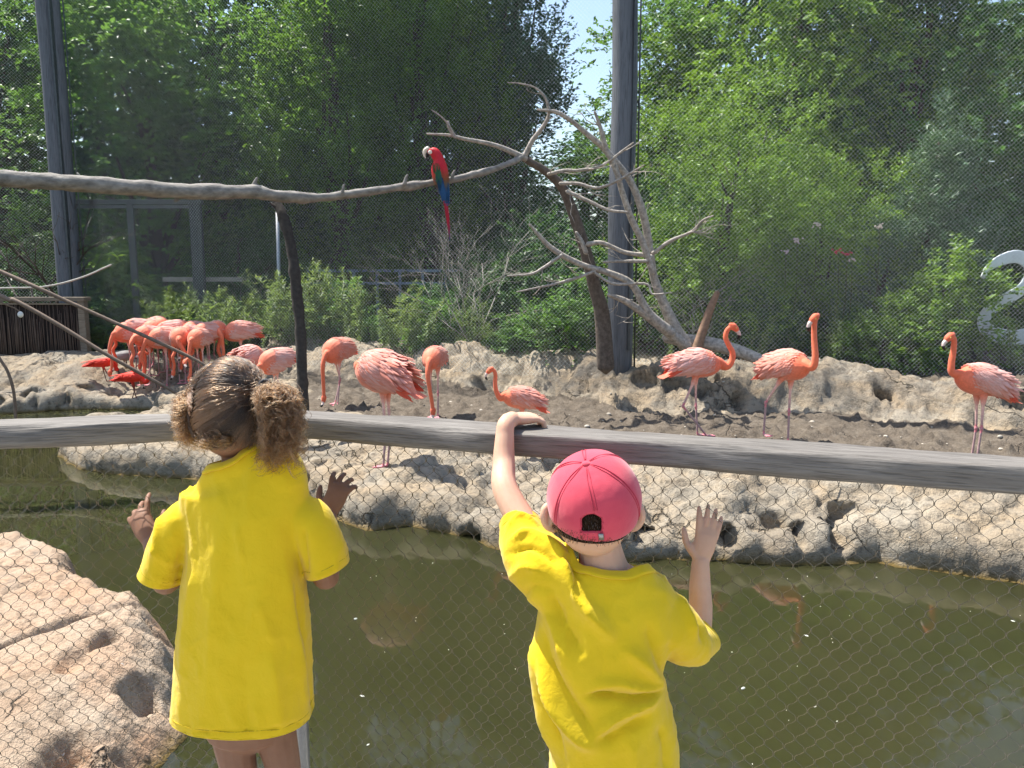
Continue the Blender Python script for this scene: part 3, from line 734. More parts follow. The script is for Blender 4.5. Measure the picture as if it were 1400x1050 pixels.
# understorey shrubs that close the view below the crowns
shr = None
und = [(-60, 16.8, 1.0), (30, 17.2, .8), (150, 17.0, .9), (330, 17.6, .9), (420, 20.5, 1.1), (530, 21, 1.2), (640, 15.0, .75), (760, 14.6, .85), (700, 19, 1.2), (880, 15.5, 1.2), (1040, 12.6, .55), (1110, 15.5, 1.2), (1230, 15.0, 1.0), (1330, 15.2, 1.0), (1440, 15.6, 1.2), (1560, 14, 1.2)]
for i, (px, Y, s) in enumerate(und):
    if shr is None:
        lob = lobes_dome(60, .2, 2.4, 1.3, 24)
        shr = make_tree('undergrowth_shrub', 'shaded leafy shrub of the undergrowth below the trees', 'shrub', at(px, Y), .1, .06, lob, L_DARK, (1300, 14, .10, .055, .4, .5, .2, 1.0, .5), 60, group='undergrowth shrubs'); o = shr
    else: o = copy_tree(shr)
    o.location = at(px, Y); o.scale = (s, s, s*rnd.uniform(.8, 1.1)); o.rotation_euler = (0, 0, rnd.uniform(0, 6.28))
# leafy bushes with their own look
lob = [(0, 0, .5, .6, .5, .5), (.3, 0, 1.1, .5, .5, .4), (-.35, .1, 1.2, .5, .4, .4), (0, 0, 1.7, .45, .4, .4), (.2, .1, .3, .7, .5, .4)]
make_tree('elder_bush', 'bright large-leaved bush growing inside the dark door frame', 'bush', at(160, 15.62), .1, .05, lob, L_LIGHT, (330, 12, .20, .075, .40, .4, .5, 1.0, .5), 70, 5)
lob = [(0, 0, .5, .55, .45, .45), (.35, 0, .8, .45, .4, .4), (-.45, .1, .75, .5, .4, .4), (-.1, 0, 1.2, .4, .35, .35), (.5, .1, 1.25, .35, .3, .3), (.1, .1, 1.55, .28, .25, .25)]
make_tree('leafy_bush', 'sunlit bright green bush in front of the white bird cut-out', 'bush', at(1298, 11.6), .1, .04, lob, L_LIGHT, (330, 13, .10, .05, .32, .6, .3, 1.0, .5), 71, 5)
lob = [(0, 0, .3, .5, .4, .35), (.4, 0, .45, .4, .35, .35), (-.4, .1, .4, .4, .35, .3), (0, .1, .75, .35, .3, .3)]
make_tree('leafy_bush', 'low green bush at the rock edge behind the flamingo at far end', 'bush', at(1235, 11.25), .1, .03, lob, L_LIGHT, (230, 12, .09, .04, .30, .8, .3, 1.0, .5), 72, 4)
make_tree('leafy_bush', 'low dim bush beside the pole base behind the ridge', 'bush', at(785, 11.9), .1, .03, lob, L_MID, (260, 12, .08, .04, .30, .8, .3, 1.0, .5), 73, 4)
# juniper
lob = lobes_dome(80, .3, 3.3, 1.0, 30, 'cone')+[(0, 0, 3.3, .20, .20, .30), (.03, 0, 3.65, .12, .12, .28), (0, 0, 3.95, .06, .06, .22)]
make_tree('juniper', 'grey green juniper with pointed top and feathery sprays', 'juniper', at(1275, 12.9), .1, .09, lob, L_JUN, (1000, 18, .11, .028, .50, 1.5, .05, .8, .6), 80, 8)
lob = lobes_dome(81, .2, 2.0, .8, 20, 'cone')
make_tree('juniper', 'smaller dark juniper in front of the pointed one', 'juniper', at(1205, 12.5), .1, .07, lob, L_JUN, (700, 20, .085, .022, .44, 1.2, .05, .9, .6), 81, 8)

# --- tall leafy weeds along the foot of the net
def weed_mesh(seed, h, nl, L, W):
    rs = np.random.RandomState(seed); t = np.sort(.08+.92*rs.rand(nl)); a = rs.rand(nl)*6.28
    bend = rs.normal(size=2)*.16*h
    pos = np.stack([bend[0]*t**2, bend[1]*t**2, h*t], 1)
    ld = np.stack([np.cos(a), np.sin(a), .15+.9*t**4+.45*rs.normal(size=nl)], 1); nr = np.stack([-.6*np.cos(a), -.6*np.sin(a), np.ones(nl)], 1)
    s = (.55+.6*np.sin(np.pi*np.clip(t, 0, .93)))*(.8+.4*rs.rand(nl))
    V, F = leaves(rs, pos, ld, nr, L*s, W*s)
    mb = MB(); mb.sweep([(bend[0]*q*q, bend[1]*q*q, h*q) for q in (0, .35, .7, 1)], [.006, .005, .004, .002], 4)
    return V, F, mb
protos = []
M_STEM = plain('weed_stem', (.10, .12, .04), .8)
for k in range(5):
    V, F, mb = weed_mesh(90+k, 1.0, 120, .075+.016*k, .019+.004*k)
    t_ = thing('weed_stalk', 'leafy upright weed among those growing along the foot of the net', 'weed', (0, 0, 0), group='weeds along the foot of the net')
    link('foliage', fast_mesh('foliage', V, F, L_WEED), t_); mb.build('stem', M_STEM, t_); protos.append(t_)
first = [True]*5
def weed(px, Y, h, lab=None):
    k = rnd.randrange(5); p = P(px, 400, Y)
    o = protos[k] if first[k] else copy_tree(protos[k]); first[k] = False
    if lab: o['label'] = lab
    o.location = (p.x, p.y, gz(p.x, p.y)-.03); s = h*rnd.uniform(.85, 1.15); o.scale = (s*rnd.uniform(.7, 1.25), s*rnd.uniform(.7, 1.25), s); o.rotation_euler = (rnd.gauss(0, .14), rnd.gauss(0, .14), rnd.uniform(0, 6.28))
for k in range(135): weed(rnd.choice((rnd.uniform(200, 490), rnd.gauss(290, 25), rnd.gauss(420, 35))), rnd.uniform(13.9, 15.1), .35+1.0*rnd.random()**.8, 'leafy weed in the tall stand behind the flamingo flock')
for k in range(40): weed(rnd.uniform(480, 700), rnd.uniform(13.2, 14.3), .3+.8*rnd.random(), 'dim leafy weed below the bare shrub behind the macaw')
for (px, Y, h) in ((528, 13.0, 1.5), (536, 13.1, 1.35), (518, 13.1, 1.25), (568, 13.1, 1.1), (575, 13.2, .95)): weed(px, Y, h, 'tall pale weed spire standing alone below the macaw')
for k in range(36): weed(rnd.uniform(740, 1180), rnd.uniform(11.5, 12.1), rnd.uniform(.3, .85), 'short weed at the foot of the net behind the dead tree')
for k in range(80): weed(rnd.uniform(1120, 1480), rnd.uniform(11.2, 12.0), .35+.65*rnd.random(), 'leafy weed growing before the white bird cut-out and the junipers')

# low mixed bushes between the weeds
bl = [(0, 0, .25, .40, .35, .26), (.3, .05, .42, .3, .3, .26), (-.32, 0, .36, .32, .3, .26), (.05, .05, .68, .26, .26, .24), (-.12, 0, .95, .16, .16, .2)]
bs = []
for k, (m_, lab, sz) in enumerate(((L_WEED, 'loose sage green bush of narrow leaves behind the flock', (190, 12, .085, .022, .30, .9, .3, 1.0, .4)), (L_MID, 'loose mid green bush of broad leaves behind the flock', (150, 11, .11, .055, .28, .5, .4, 1.0, .4)))):
    bs.append(make_tree('low_bush', lab, 'bush', (0, 0, 0), .1, .02, bl, m_, sz, 75+k, 4, group='low bushes behind the flock'))
spots = [(115, 15.3, 1.1, 1), (225, 14.4, .9, 0), (262, 15.0, 1.2, 1), (300, 14.3, 1.0, 0), (345, 15.1, 1.3, 1), (385, 14.2, .9, 0), (430, 14.5, 1.2, 0), (470, 14.6, 1.0, 1), (505, 14.2, .8, 1), (600, 13.6, .8, 1), (650, 13.3, .7, 0), (700, 12.9, .8, 1), (185, 15.5, 1.2, 0), (555, 14.0, 1.0, 0)]
got = [0, 0]
for (px, Y, s_, k) in spots:
    o = bs[k] if not got[k] else copy_tree(bs[k]); got[k] = 1; o.location = at(px, Y); o.scale = (s_*rnd.uniform(.8, 1.3), s_, s_*rnd.uniform(.7, 1.2)); o.rotation_euler = (0, 0, rnd.uniform(0, 6.28))
# --- bare twiggy shrubs
M_TWIG = plain('grey_twigs', (.26, .24, .21), .85, 30, .3, .2)
def twig_shrub(name, label, loc, h, seed, n0=7, depth=4, spread=.5, thick=.02, mat=None):
    rr = random.Random(seed); mb = MB()
    def grow(p, dv, L, r, dep):
        m = p+dv*L*.5+Vector((rr.gauss(0, .06), rr.gauss(0, .06), rr.gauss(0, .04)))*L; e = p+dv*L+Vector((rr.gauss(0, .1), rr.gauss(0, .1), rr.gauss(0, .06)))*L
        mb.sweep([p, m, e], [r, r*.8, r*.6], 3)
        if dep:
            for k in range(rr.choice((2, 3, 3))):
                d2 = (dv+Vector((rr.gauss(0, spread), rr.gauss(0, spread), rr.gauss(.05, spread*.7)))).normalized(); grow(e if k else m, d2, L*rr.uniform(.55, .85), r*.6, dep-1)
    for k in range(n0):
        dv = Vector((rr.gauss(0, .45), rr.gauss(0, .3), 1)).normalized(); grow(Vector((rr.gauss(0, .1), rr.gauss(0, .1), 0)), dv, h*rr.uniform(.28, .4), thick, depth)
    t_ = thing(name, label, 'shrub', loc); o = mb.build('twigs', mat or M_TWIG, t_); return t_
twig_shrub('bare_shrub', 'bare grey twiggy shrub behind the macaw below the perch', at(650, 13.4), 3.0, 5, 9, 4, .5, .016)
twig_shrub('bare_shrub', 'bare pale twiggy shrub beside the slim pale steel post', at(345, 15.7), 2.2, 6, 6, 4, .55, .014)
twig_shrub('bare_shrub', 'bare pale twigs at the foot of the dark perch support', at(425, 15.0), 1.5, 8, 5, 3, .5, .012)
twig_shrub('young_tree', 'thin-stemmed bare young tree behind the reed screen', at(48, 15.0), 4.0, 7, 3, 4, .45, .045, M_BARK)
twig_shrub('bare_shrub', 'bare twigs tangled under the domed light green shrub', at(960, 12.3), 2.3, 9, 6, 4, .55, .012)

# flowering plants in the thicket
fp = thing('flowering_plant', 'leafy plant with one red and a few pale flower heads under the light green shrub', 'plant', at(1125, 11.9))
M_RED = plain('red_petal', (.65, .04, .10), .6, 80, .2, .3); M_CREAM = plain('cream_petal', (.62, .52, .46), .7, 80, .2, .3)
for (px, py, m_, s_) in ((1147, 344, M_RED, .07), (1158, 347, M_RED, .05), (1090, 329, M_CREAM, .06), (1074, 344, M_CREAM, .05), (1116, 308, M_CREAM, .06), (1203, 309, M_CREAM, .06), (1165, 355, M_CREAM, .05)):
    c = P(px, py, 11.85); mb = MB(); rr = random.Random(px)
    for k in range(16): mb.ell(c+Vector((rr.gauss(0, s_*.55), rr.gauss(0, s_*.4), rr.gauss(0, s_*.3))), (s_*.3, s_*.3, s_*.16), rotm(rr.random()*6, rr.gauss(0, .5)), 6, 4)
    mb.build('flower_head', m_, fp, origin=fp.location); MB().sweep([c, (c.x+.05, c.y+.1, c.z*.5), (c.x*.97, c.y+.1, fp.location.z-.05)], [.005, .006, .008], 5, 8).build('stem', M_STEM, fp, origin=fp.location)
# ------------------------------------------------------------------ perch log, dead tree, bare branches
M_LOG = plain('pale_bare_log', (.215, .198, .175), .85, 16, .5, .8, .02, coscale=(.5, 1, 1))
M_DEAD = plain('dead_wood', (.33, .295, .255), .85, 24, .5, .8, .014)
M_DARKW = plain('dark_wood', (.045, .038, .033), .9, 22, .4, .8, .012)
LIMBS = []
def branch(mb, pts, Ys, wpx, n=None, seg=8, jit=0):
    """pixel polyline with distances and pixel widths turned into a tapered limb"""
    m = len(pts); Yl = np.interp(np.linspace(0, 1, m), np.linspace(0, 1, len(Ys)), Ys); wl = np.interp(np.linspace(0, 1, m), np.linspace(0, 1, len(wpx)), wpx)
    W = [P(a, b, Yd) for (a, b), Yd in zip(pts, Yl)]
    mb.sweep(W, [max(.002, w_*Yd/FPX*.5) for w_, Yd in zip(wl, Yl)], seg, n or m*4, roundcap=2); LIMBS.append([np.array(q_) for q_ in W]); return W
lg = thing('perch_log', 'long pale bare log hung level as a perch for the macaw', 'log', P(240, 258, 8.4))
mb = MB()
logp = [(-120, 240), (0, 244), (110, 251), (200, 258), (290, 263), (345, 262), (400, 270), (450, 269), (520, 260), (580, 251), (640, 241), (690, 226), (716, 214)]
W = branch(mb, logp, [7.6, 8.4, 9.0, 9.9], [26, 24, 22, 20.5, 20, 17, 15, 13, 12, 10.5, 9, 8, 7], 90, 14)
o = mb.build('stem', M_LOG, lg, origin=lg.location)
co = mco(o.data); no = mno(o.data); msetco(o.data, co + no*(.014*fbm(co*5, 3, 2)+.006*fbm(co*22, 2, 3))[:, None])
for (px, py, dx, dy, wd) in ((345, 256, 6, -12, 9), (110, 243, -4, -6, 7), (468, 258, 3, -6, 5), (553, 246, 4, -7, 6), (618, 238, 4, -5, 5), (240, 268, 4, 6, 6), (40, 252, -2, 6, 5)):
    Yd = 7.8+ (px/716)*1.6; mb = MB(); branch(mb, [(px, py+6), (px+dx*.5, py+dy*.4), (px+dx, py+dy)], [Yd], [wd, wd*.7, wd*.4], 8, 7); mb.build('knot_stub', M_LOG, lg, origin=lg.location)
sp_ = thing('perch_support', 'slim crooked dark trunk propping up the pale log perch', 'post', P(413, 575, 8.6))
mb = MB(); branch(mb, [(378, 276), (388, 300), (398, 340), (406, 400), (412, 470), (414, 540), (416, 598)], [8.85, 8.5], [10, 13, 14, 15, 15, 16, 17], 50, 9)
o = mb.build('trunk', M_DARKW, sp_, origin=sp_.location); co = mco(o.data); msetco(o.data, co+mno(o.data)*(.012*fbm(co*12+3, 3, 6))[:, None])
mb = MB(); branch(mb, [(388, 300), (378, 285), (370, 278)], [8.8], [7, 5, 3]); mb.build('fork', M_DARKW, sp_, origin=sp_.location)

dt = thing('dead_tree', 'bare dead tree with arching forked limbs beside the thick grey pole', 'tree', P(930, 485, 10.3))
LIMBS.clear(); mb = MB()
L = lambda pts, Ys, w_, n=None, seg=7: branch(mb, pts, Ys, w_, n, seg)
# dark brown trunk curving up to the perch, its shade put into the colour
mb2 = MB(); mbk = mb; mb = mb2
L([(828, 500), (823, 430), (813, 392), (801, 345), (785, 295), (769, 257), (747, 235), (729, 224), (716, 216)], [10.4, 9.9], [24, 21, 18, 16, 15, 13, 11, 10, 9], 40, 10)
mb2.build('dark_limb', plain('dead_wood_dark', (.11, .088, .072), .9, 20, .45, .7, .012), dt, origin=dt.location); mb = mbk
L([(716, 216), (728, 192), (741, 175), (750, 157), (746, 135), (732, 120), (710, 114), (694, 113)], [9.9, 9.6], [8, 6.5, 5.5, 4.5, 3.5, 2.5, 2, 1.2])
L([(718, 217), (691, 204), (666, 196), (634, 190), (615, 185), (584, 183)], [9.9, 9.3], [9, 7, 6, 5, 4, 2.5])
L([(622, 187), (615, 176), (612, 167)], [9.4], [5, 5, 4]); L([(622, 186), (608, 164), (590, 150)], [9.4, 9.2], [3, 2.5, 1.5])
# great arch
L([(950, 482), (930, 462), (914, 430), (895, 383), (889, 345), (882, 304), (873, 273), (860, 245), (842, 222), (823, 200), (801, 182), (782, 166), (760, 153), (735, 150)], [10.3, 10.0, 9.7], [24, 20, 15, 11, 10.5, 10.5, 10, 9, 9, 8, 7, 6, 5, 2.5], 60, 10)
L([(892, 372), (878, 330), (864, 301), (851, 263), (842, 232), (829, 204), (820, 172), (813, 153)], [9.95, 9.6], [9, 9, 9, 8, 8, 7, 5, 3])
L([(918, 455), (886, 427), (864, 389), (832, 373), (801, 364), (772, 351), (750, 336), (735, 320), (724, 307)], [10.1, 9.7], [14, 12, 10, 9, 8, 8, 7, 5, 3])
L([(889, 352), (881, 349), (854, 345), (823, 332), (804, 334)], [9.95], [9, 7, 6, 6, 7])
L([(750, 238), (772, 233), (791, 233), (823, 226), (854, 204), (866, 195)], [9.9, 9.6], [5, 5, 4.5, 4, 3, 2])
L([(766, 251), (791, 251), (816, 257), (842, 248), (870, 232), (880, 226)], [9.9, 9.5], [5, 4.5, 4, 4, 3, 2])
L([(776, 262), (807, 276), (832, 287), (857, 290)], [9.9, 9.7], [6, 5, 4, 3])
L([(893, 346), (917, 329), (945, 317), (961, 301), (975, 295)], [10, 9.7], [6, 5, 4, 3, 2]); L([(945, 317), (960, 318), (972, 312)], [9.8], [2.5, 2, 1.5])
L([(768, 349), (741, 367), (725, 375), (694, 377)], [9.8, 9.5], [5, 4, 3.5, 2])
L([(813, 371), (779, 383), (741, 392), (707, 399)], [9.9, 9.5], [4.5, 4, 3, 2]); L([(813, 373), (839, 388), (883, 388), (892, 402), (917, 400)], [9.9, 9.7], [4, 4, 3.5, 3, 2])
L([(832, 403), (854, 411), (879, 427), (915, 455), (940, 474)], [9.9, 10.2], [5, 9, 12, 14, 15]); L([(801, 345), (795, 330), (788, 318)], [10], [7, 6, 4])
L([(884, 357), (850, 357), (825, 358)], [9.9], [5, 4, 3])
rr = random.Random(12)
limbs = [l for l in LIMBS]
def twig(p, dv, ln, r, dep):
    pts = [p]; d_ = dv.copy(); 
    for j in range(4):
        d_ = d_+np.array([rr.gauss(0, .22), rr.gauss(0, .22), rr.gauss(.05, .18)]); d_ /= np.linalg.norm(d_); pts.append(pts[-1]+d_*ln/4)
    mb.sweep(pts, [r, r*.8, r*.65, r*.5, r*.25], 4)
    if dep:
        for j in (2, 3):
            if rr.random() < .75: twig(pts[j], d_+np.array([rr.gauss(0, .6), rr.gauss(0, .5), rr.gauss(0, .5)]), ln*.55, r*.6, dep-1)
for k in range(80):                                                   # fine side twigs along the limbs
    l = limbs[rr.randrange(1, len(limbs))]; i_ = rr.randrange(1, len(l)-1) if len(l) > 2 else 1; a, b = l[i_-1], l[i_]; t_ = rr.random(); tg = (b-a)/np.linalg.norm(b-a)
    p_ = a+(b-a)*t_
    if p_[2] < .9 or p_[0] < P(735, 300, 9.7).x: continue
    dv = tg*.7+np.array([rr.gauss(0, .6), rr.gauss(0, .45), rr.gauss(.1, .55)]); dv /= np.linalg.norm(dv); twig(p_, dv, rr.uniform(.15, .55), rr.uniform(.004, .008), 1)
mb.build('trunk', M_DEAD, dt, origin=dt.location)
mb = MB(); branch(mb, [(948, 490), (958, 460), (970, 425), (980, 401)], [10.15], [15, 13, 11, 8], 20, 9); mb.build('stump', plain('red_brown_wood', (.24, .15, .10), .85, 20, .35, .6, .01), dt, origin=dt.location)
mb = MB(); branch(mb, [(912, 462), (940, 466), (980, 472), (1020, 484), (1056, 500)], [10.5, 10.2, 9.95], [15, 19, 19, 17, 14], 30, 10)
tag(mb.build('fallen_log', M_DEAD), 'short weathered log lying across the ridge under the dead tree', 'log')

M_STICK = plain('brown_branch', (.16, .115, .085), .8, 30, .3, .3)
mb = MB(); branch(mb, [(-330, 232), (-150, 306), (0, 371), (50, 393), (90, 411), (150, 438), (210, 465), (279, 499), (330, 540), (356, 580)], [7.7, 7.6, 7.7, 8.0], [6, 6, 5.5, 5, 5, 4.5, 4], 50, 7)
tag(mb.build('bare_branch', M_STICK), 'thin bare branch slanting across above the pink flamingo flock', 'branch', 'slanting bare branches')
mb = MB(); branch(mb, [(-330, 236), (-160, 318), (0, 404), (21, 411), (75, 441), (150, 487), (204, 517), (250, 545), (300, 600)], [7.5, 7.3, 7.3, 7.6], [6.5, 6.5, 6, 6, 5.5, 5, 4.5, 4], 50, 7)
branch(mb, [(-60, 370), (0, 412), (20, 421), (28, 427)], [7.35], [3, 2.5, 2, 1.5], 10, 5)
tag(mb.build('bare_branch', M_STICK), 'thicker bare branch slanting down over the red ibis', 'branch', 'slanting bare branches')
tag(MB().ell(P(28, 430, 7.33), (.026, .022, .03), seg=12, rings=8).build('cotton_tuft', plain('white_tuft', (.75, .75, .72), .9, 60, .1, .6, .01)), 'small white tuft hanging from the thicker slanting branch', 'tuft')
mb = MB(); branch(mb, [(-12, 470), (0, 491), (10, 507), (18, 532), (21, 562), (22, 600)], [7.0], [3.5, 4, 4, 4, 4, 4], 24, 6)
tag(mb.build('bare_twig', M_STICK), 'crooked bare twig standing up from the pond below the reed screen', 'twig')
mb = MB(); branch(mb, [(-80, 398), (0, 394), (60, 392), (110, 380), (152, 362)], [12.5, 13.2], [3, 2.5, 2.5, 2.5, 2.5], 24, 5)
tag(mb.build('rope', plain('pale_rope', (.45, .43, .38), .9)), 'slack pale rope strung above the reed screen cap', 'rope')

# ------------------------------------------------------------------ birds
M_FLA = vcolmat('flamingo_skin', .65, 0, .22, 45, .35, .006, .3, 0, (1, 1, 1), .2)
M_FEA = vcolmat('flamingo_feathers', .7, 0, .15, 25, .25, .004, .25, .18, (.25, 3, 3), .3)
M_BILL = plain('bill_pale', (.62, .50, .45), .45, 40, .12, 0); M_BLK = plain('bill_black', (.012, .011, .011), .4, 40, .1, 0)
M_EYE = plain('eye_yellow', (.7, .55, .12), .2, 40, .1, 0)
NECK = (.84, .18, .085); NECK2 = (.78, .15, .07); BODY = (.84, .27, .18); PALE = (.88, .52, .46); LEG = (.42, .27, .27); KNEE = (.62, .20, .24)
def flamingo(label, neck, hdir, legs, seed, bodyz=.74, tilt=.12, pale=.5, group=None, bodycol=BODY, scale=1, fluff=0, bent=None, vox=.0062, fat=1.10):
    """local frame: +x forward, feet at z=0. neck: list of local points from the breast to the nape; hdir: way the bill points"""
    rs = np.random.RandomState(seed); root = thing('flamingo', label, 'flamingo', group=group)
    mb = MB(); bz = bodyz; ct, st = math.cos(tilt), math.sin(tilt)
    B = lambda x, y, z: (x*ct - z*st*0 - 0, y, bz + x*st + z)      # body axis tilted: breast higher than tail
    bc = np.array(bodycol); nk = np.array(NECK)
    ax = [(-.34, -.075), (-.27, -.035), (-.19, .0), (-.08, .022), (.04, .02), (.14, .0), (.205, -.005), (.24, .0)]
    rad = [(.016, .010), (.05, .03), (.085, .072), (.118, .118), (.128, .135), (.108, .115), (.070, .076), (.035, .04)]
    rad = [(a_*(1+(fat-1)*.8), b_*fat) for a_, b_ in rad]
    mb.sweep([B(x, 0, z) for x, z in ax], rad, 18, 30, ref=(0, 0, 1), col=[tuple(bc*(1-k)+nk*k) for k in (0, 0, .1, .15, .25, .6, .9, 1)], roundcap=2)
    npts = [B(.12, 0, .0), B(.20, 0, .01)] + [tuple(p) for p in neck]
    m = len(npts); rads = np.interp(np.linspace(0, 1, m), [0, .15, .3, .6, 1], [.085, .058, .036, .027, .0235])
    mb.sweep(npts, rads, 12, m*7, col=NECK, roundcap=2)
    hp = np.array(neck[-1], float); hd = np.array(hdir, float); hd /= np.linalg.norm(hd); prev = np.array(npts[-2], float)
    upv = hp-prev; upv -= hd*upv.dot(hd); upv = upv/(np.linalg.norm(upv)+1e-6) if np.linalg.norm(upv) > .01 else np.array([0, 0, 1.0])
    mb.sweep([hp-hd*.035, hp-hd*.01+upv*.004, hp+hd*.035+upv*.004, hp+hd*.062], [.022, .036, .032, .021], 12, 14, ref=upv, col=NECK2, roundcap=2)
    for i, lg in enumerate(legs):                                      # (hip, ankle, foot)
        hip, ank, foot = [np.array(p, float) for p in lg]
        hip0 = np.array(B(hip[0], hip[1], -.04)); kn = hip0*.55+ank*.45
        mb.sweep([hip0, hip0*.8+ank*.2, kn], [.055, .036, .015], 8, 8, col=[tuple(bc), tuple(bc), PALE])
        mb.sweep([kn, ank], [.0135, .0125], 8, 5, col=[PALE, LEG]); mb.ell(ank, (.018, .018, .022), seg=8, rings=6, col=KNEE)
        mb.sweep([ank, foot+V3(0, 0, .012)], [.012, .0115], 8, 6, col=LEG)
        fx = 1.0
        for a in (-.42, 0, .42): mb.sweep([foot+V3(0, 0, .012), foot+V3(.095*math.cos(a), .095*math.sin(a), .008)], [.012, .008], 6, col=KNEE)
        mb.add([foot+V3(0, 0, .016), foot+V3(.09*math.cos(.42), .09*math.sin(.42), .010), foot+V3(.088, 0, .012), foot+V3(.09*math.cos(.42), -.09*math.sin(.42), .010),
                foot+V3(0, 0, .004), foot+V3(.09*math.cos(.42), .09*math.sin(.42), .002), foot+V3(.088, 0, .002), foot+V3(.09*math.cos(.42), -.09*math.sin(.42), .002)],
               [(0, 1, 2, 3), (4, 7, 6, 5), (0, 4, 5, 1), (1, 5, 6, 2), (2, 6, 7, 3), (3, 7, 4, 0)], KNEE)
    me = fuse(mb, vox, 3); me.materials.append(M_FLA); link('body', me, root)
    # folded wings: overlapping feather blades draped over the body
    def feathers(name, side, rows):
        V, F, C = [], [], []; base = 0
        for (u0, u1, nu, v0, v1, nv, ln, wd, lift) in rows:
            for iu in range(nu):
                for iv in range(nv):
                    u = u0+(u1-u0)*(iu+.5*(iv % 2)+.25*rs.rand())/max(nu, 1); v = v0+(v1-v0)*(iv+.3*rs.rand())/max(nv-1, 1)
                    zax = np.interp(u, [a[0] for a in ax], [a[1] for a in ax]); ra = np.interp(u, [a[0] for a in ax], [q[0] for q in rad]); rb = np.interp(u, [a[0] for a in ax], [q[1] for q in rad])
                    th = math.radians(v); y = side*ra*math.sin(th); z_ = zax+rb*math.cos(th)
                    nrm = V3(.15, side*math.sin(th), math.cos(th)); nrm /= np.linalg.norm(nrm)
                    p = np.array(B(u, y, z_))+nrm*(lift+.004*rs.rand())
                    dv = V3(-1, side*(-.10)*math.sin(th), -.20-.16*math.sin(th)-st); dv += .09*rs.normal(size=3); dv -= nrm*dv.dot(nrm)*.8; dv /= np.linalg.norm(dv)
                    sd = np.cross(nrm, dv); Ln = ln*(.8+.4*rs.rand()); Wd = wd*(.8+.35*rs.rand())
                    mixk = np.clip(pale*(.75+.35*vnoise(np.array([[u*9, v*.05, seed*3.1]]), 2)[0])+.18*rs.normal(), 0, 1); cc = np.array(BODY)*(1-mixk)+np.array(PALE)*mixk
                    if u < -.12 and v > 75: cc = np.array((.85, .14, .08))
                    prof = [(0, .35), (.3, .9), (.62, 1), (.86, .66), (1, .10)]
                    for (tt, ww) in prof:
                        c = p+dv*Ln*tt+nrm*(.006*math.sin(tt*2.6)-.018*tt*tt); V += [c-sd*Wd*ww*.5-nrm*.004, c+nrm*.002, c+sd*Wd*ww*.5-nrm*.004]; C += [cc*.92, cc, cc*.92]
                    for k in range(4):
                        a = base+k*3; F += [(a, a+1, a+4, a+3), (a+1, a+2, a+5, a+4)]
                    base += 15
        me = fast_mesh(name, np.array(V), np.array(F), M_FEA, True); put_colors(me, np.array(C)); link(name, me, root)
    rows = [(-.20, -.02, 6, 22, 98, 9, .17, .030, .005), (-.12, .09, 8, 6, 116, 13, .12, .030, .006), (.02, .17, 6, 4, 115, 12, .08, .028, .005)]
    if fluff: rows += [(-.05, .20, 7, 3, 135, 13, .09, .03, .006)]
    feathers('wing', 1, rows); feathers('wing', -1, rows)
    V, F, C = [], [], []
    for k in range(9):                                                 # tail
        a = (k-4)*.085; p = np.array(B(-.24, .012*(k-4), -.03)); dv = V3(-math.cos(a), math.sin(a)*.8, -.36-st*.5); sd = V3(-dv[1], dv[0], 0)
        for (tt, ww) in ((0, .5), (.5, 1), (.85, .7), (1, .15)):
            c = p+dv*.155*tt; V += [c-sd*.018*ww, c+V3(0, 0, .004), c+sd*.018*ww]; C += [np.array((.86, .20, .12))*(.9+.1*tt)]*3
        for j in range(3): b = k*12+j*3; F += [(b, b+1, b+4, b+3), (b+1, b+2, b+5, b+4)]
    me = fast_mesh('tail', np.array(V), np.array(F), M_FEA, True); put_colors(me, np.array(C)); link('tail', me, root)
    # bent bill
    dn = -upv; b0 = hp+hd*.055
    MB().sweep([b0, b0+hd*.03+dn*.004, b0+hd*.052+dn*.020], [.0215, .019, .0165], 10, 10, ref=upv, roundcap=2).build('bill', M_BILL, root)
    MB().sweep([b0+hd*.050+dn*.019, b0+hd*.062+dn*.037, b0+hd*.062+dn*.062], [.0168, .0145, .006], 10, 10, ref=hd, roundcap=2).build('bill_tip', M_BLK, root)
    sv = np.cross(hd, upv)
    for s in (1, -1): MB().ell(hp+hd*.022+upv*.008+sv*s*.0315, (.0065,)*3, seg=8, rings=6).build('eye', M_EYE, root)
    return root
def put(o, px, py, Y, face, s=1, dz=0):
    """foot of the bird on the sight line; face: heading in degrees, 0 = picture right, 90 = away"""
    p = P(px, py, Y); Y1 = Y
    for Yt in np.arange(5.6, 16, .02):                             # where the sight line meets the bank
        t_ = P(px, py, Yt)
        if t_.z <= H(t_.x, t_.y):
            if abs(Yt-Y) < 3: p, Y1 = t_, Yt
            else: print('PUT far', o.name, px, py, Y, round(Yt, 2))
            break
    s = s*Y1/Y; o.location = (p.x, p.y, H(p.x, p.y)); o.rotation_euler = (0, 0, math.radians(face)); o.scale = (s, s, s); return o
ST = [((-.01, .05, 0), (-.02, .045, .31), (0, .045, 0)), ((-.01, -.05, 0), (-.03, -.045, .30), (-.01, -.045, 0))]
WK = [((0, .05, 0), (.015, .045, .31), (.04, .04, 0)), ((0, -.05, 0), (-.15, -.05, .33), (.11, -.03, .005))]
LIFT = [((0, .05, 0), (.0, .045, .31), (.01, .04, 0)), ((.02, -.05, 0), (-.19, -.07, .38), (-.20, -.07, .05))]
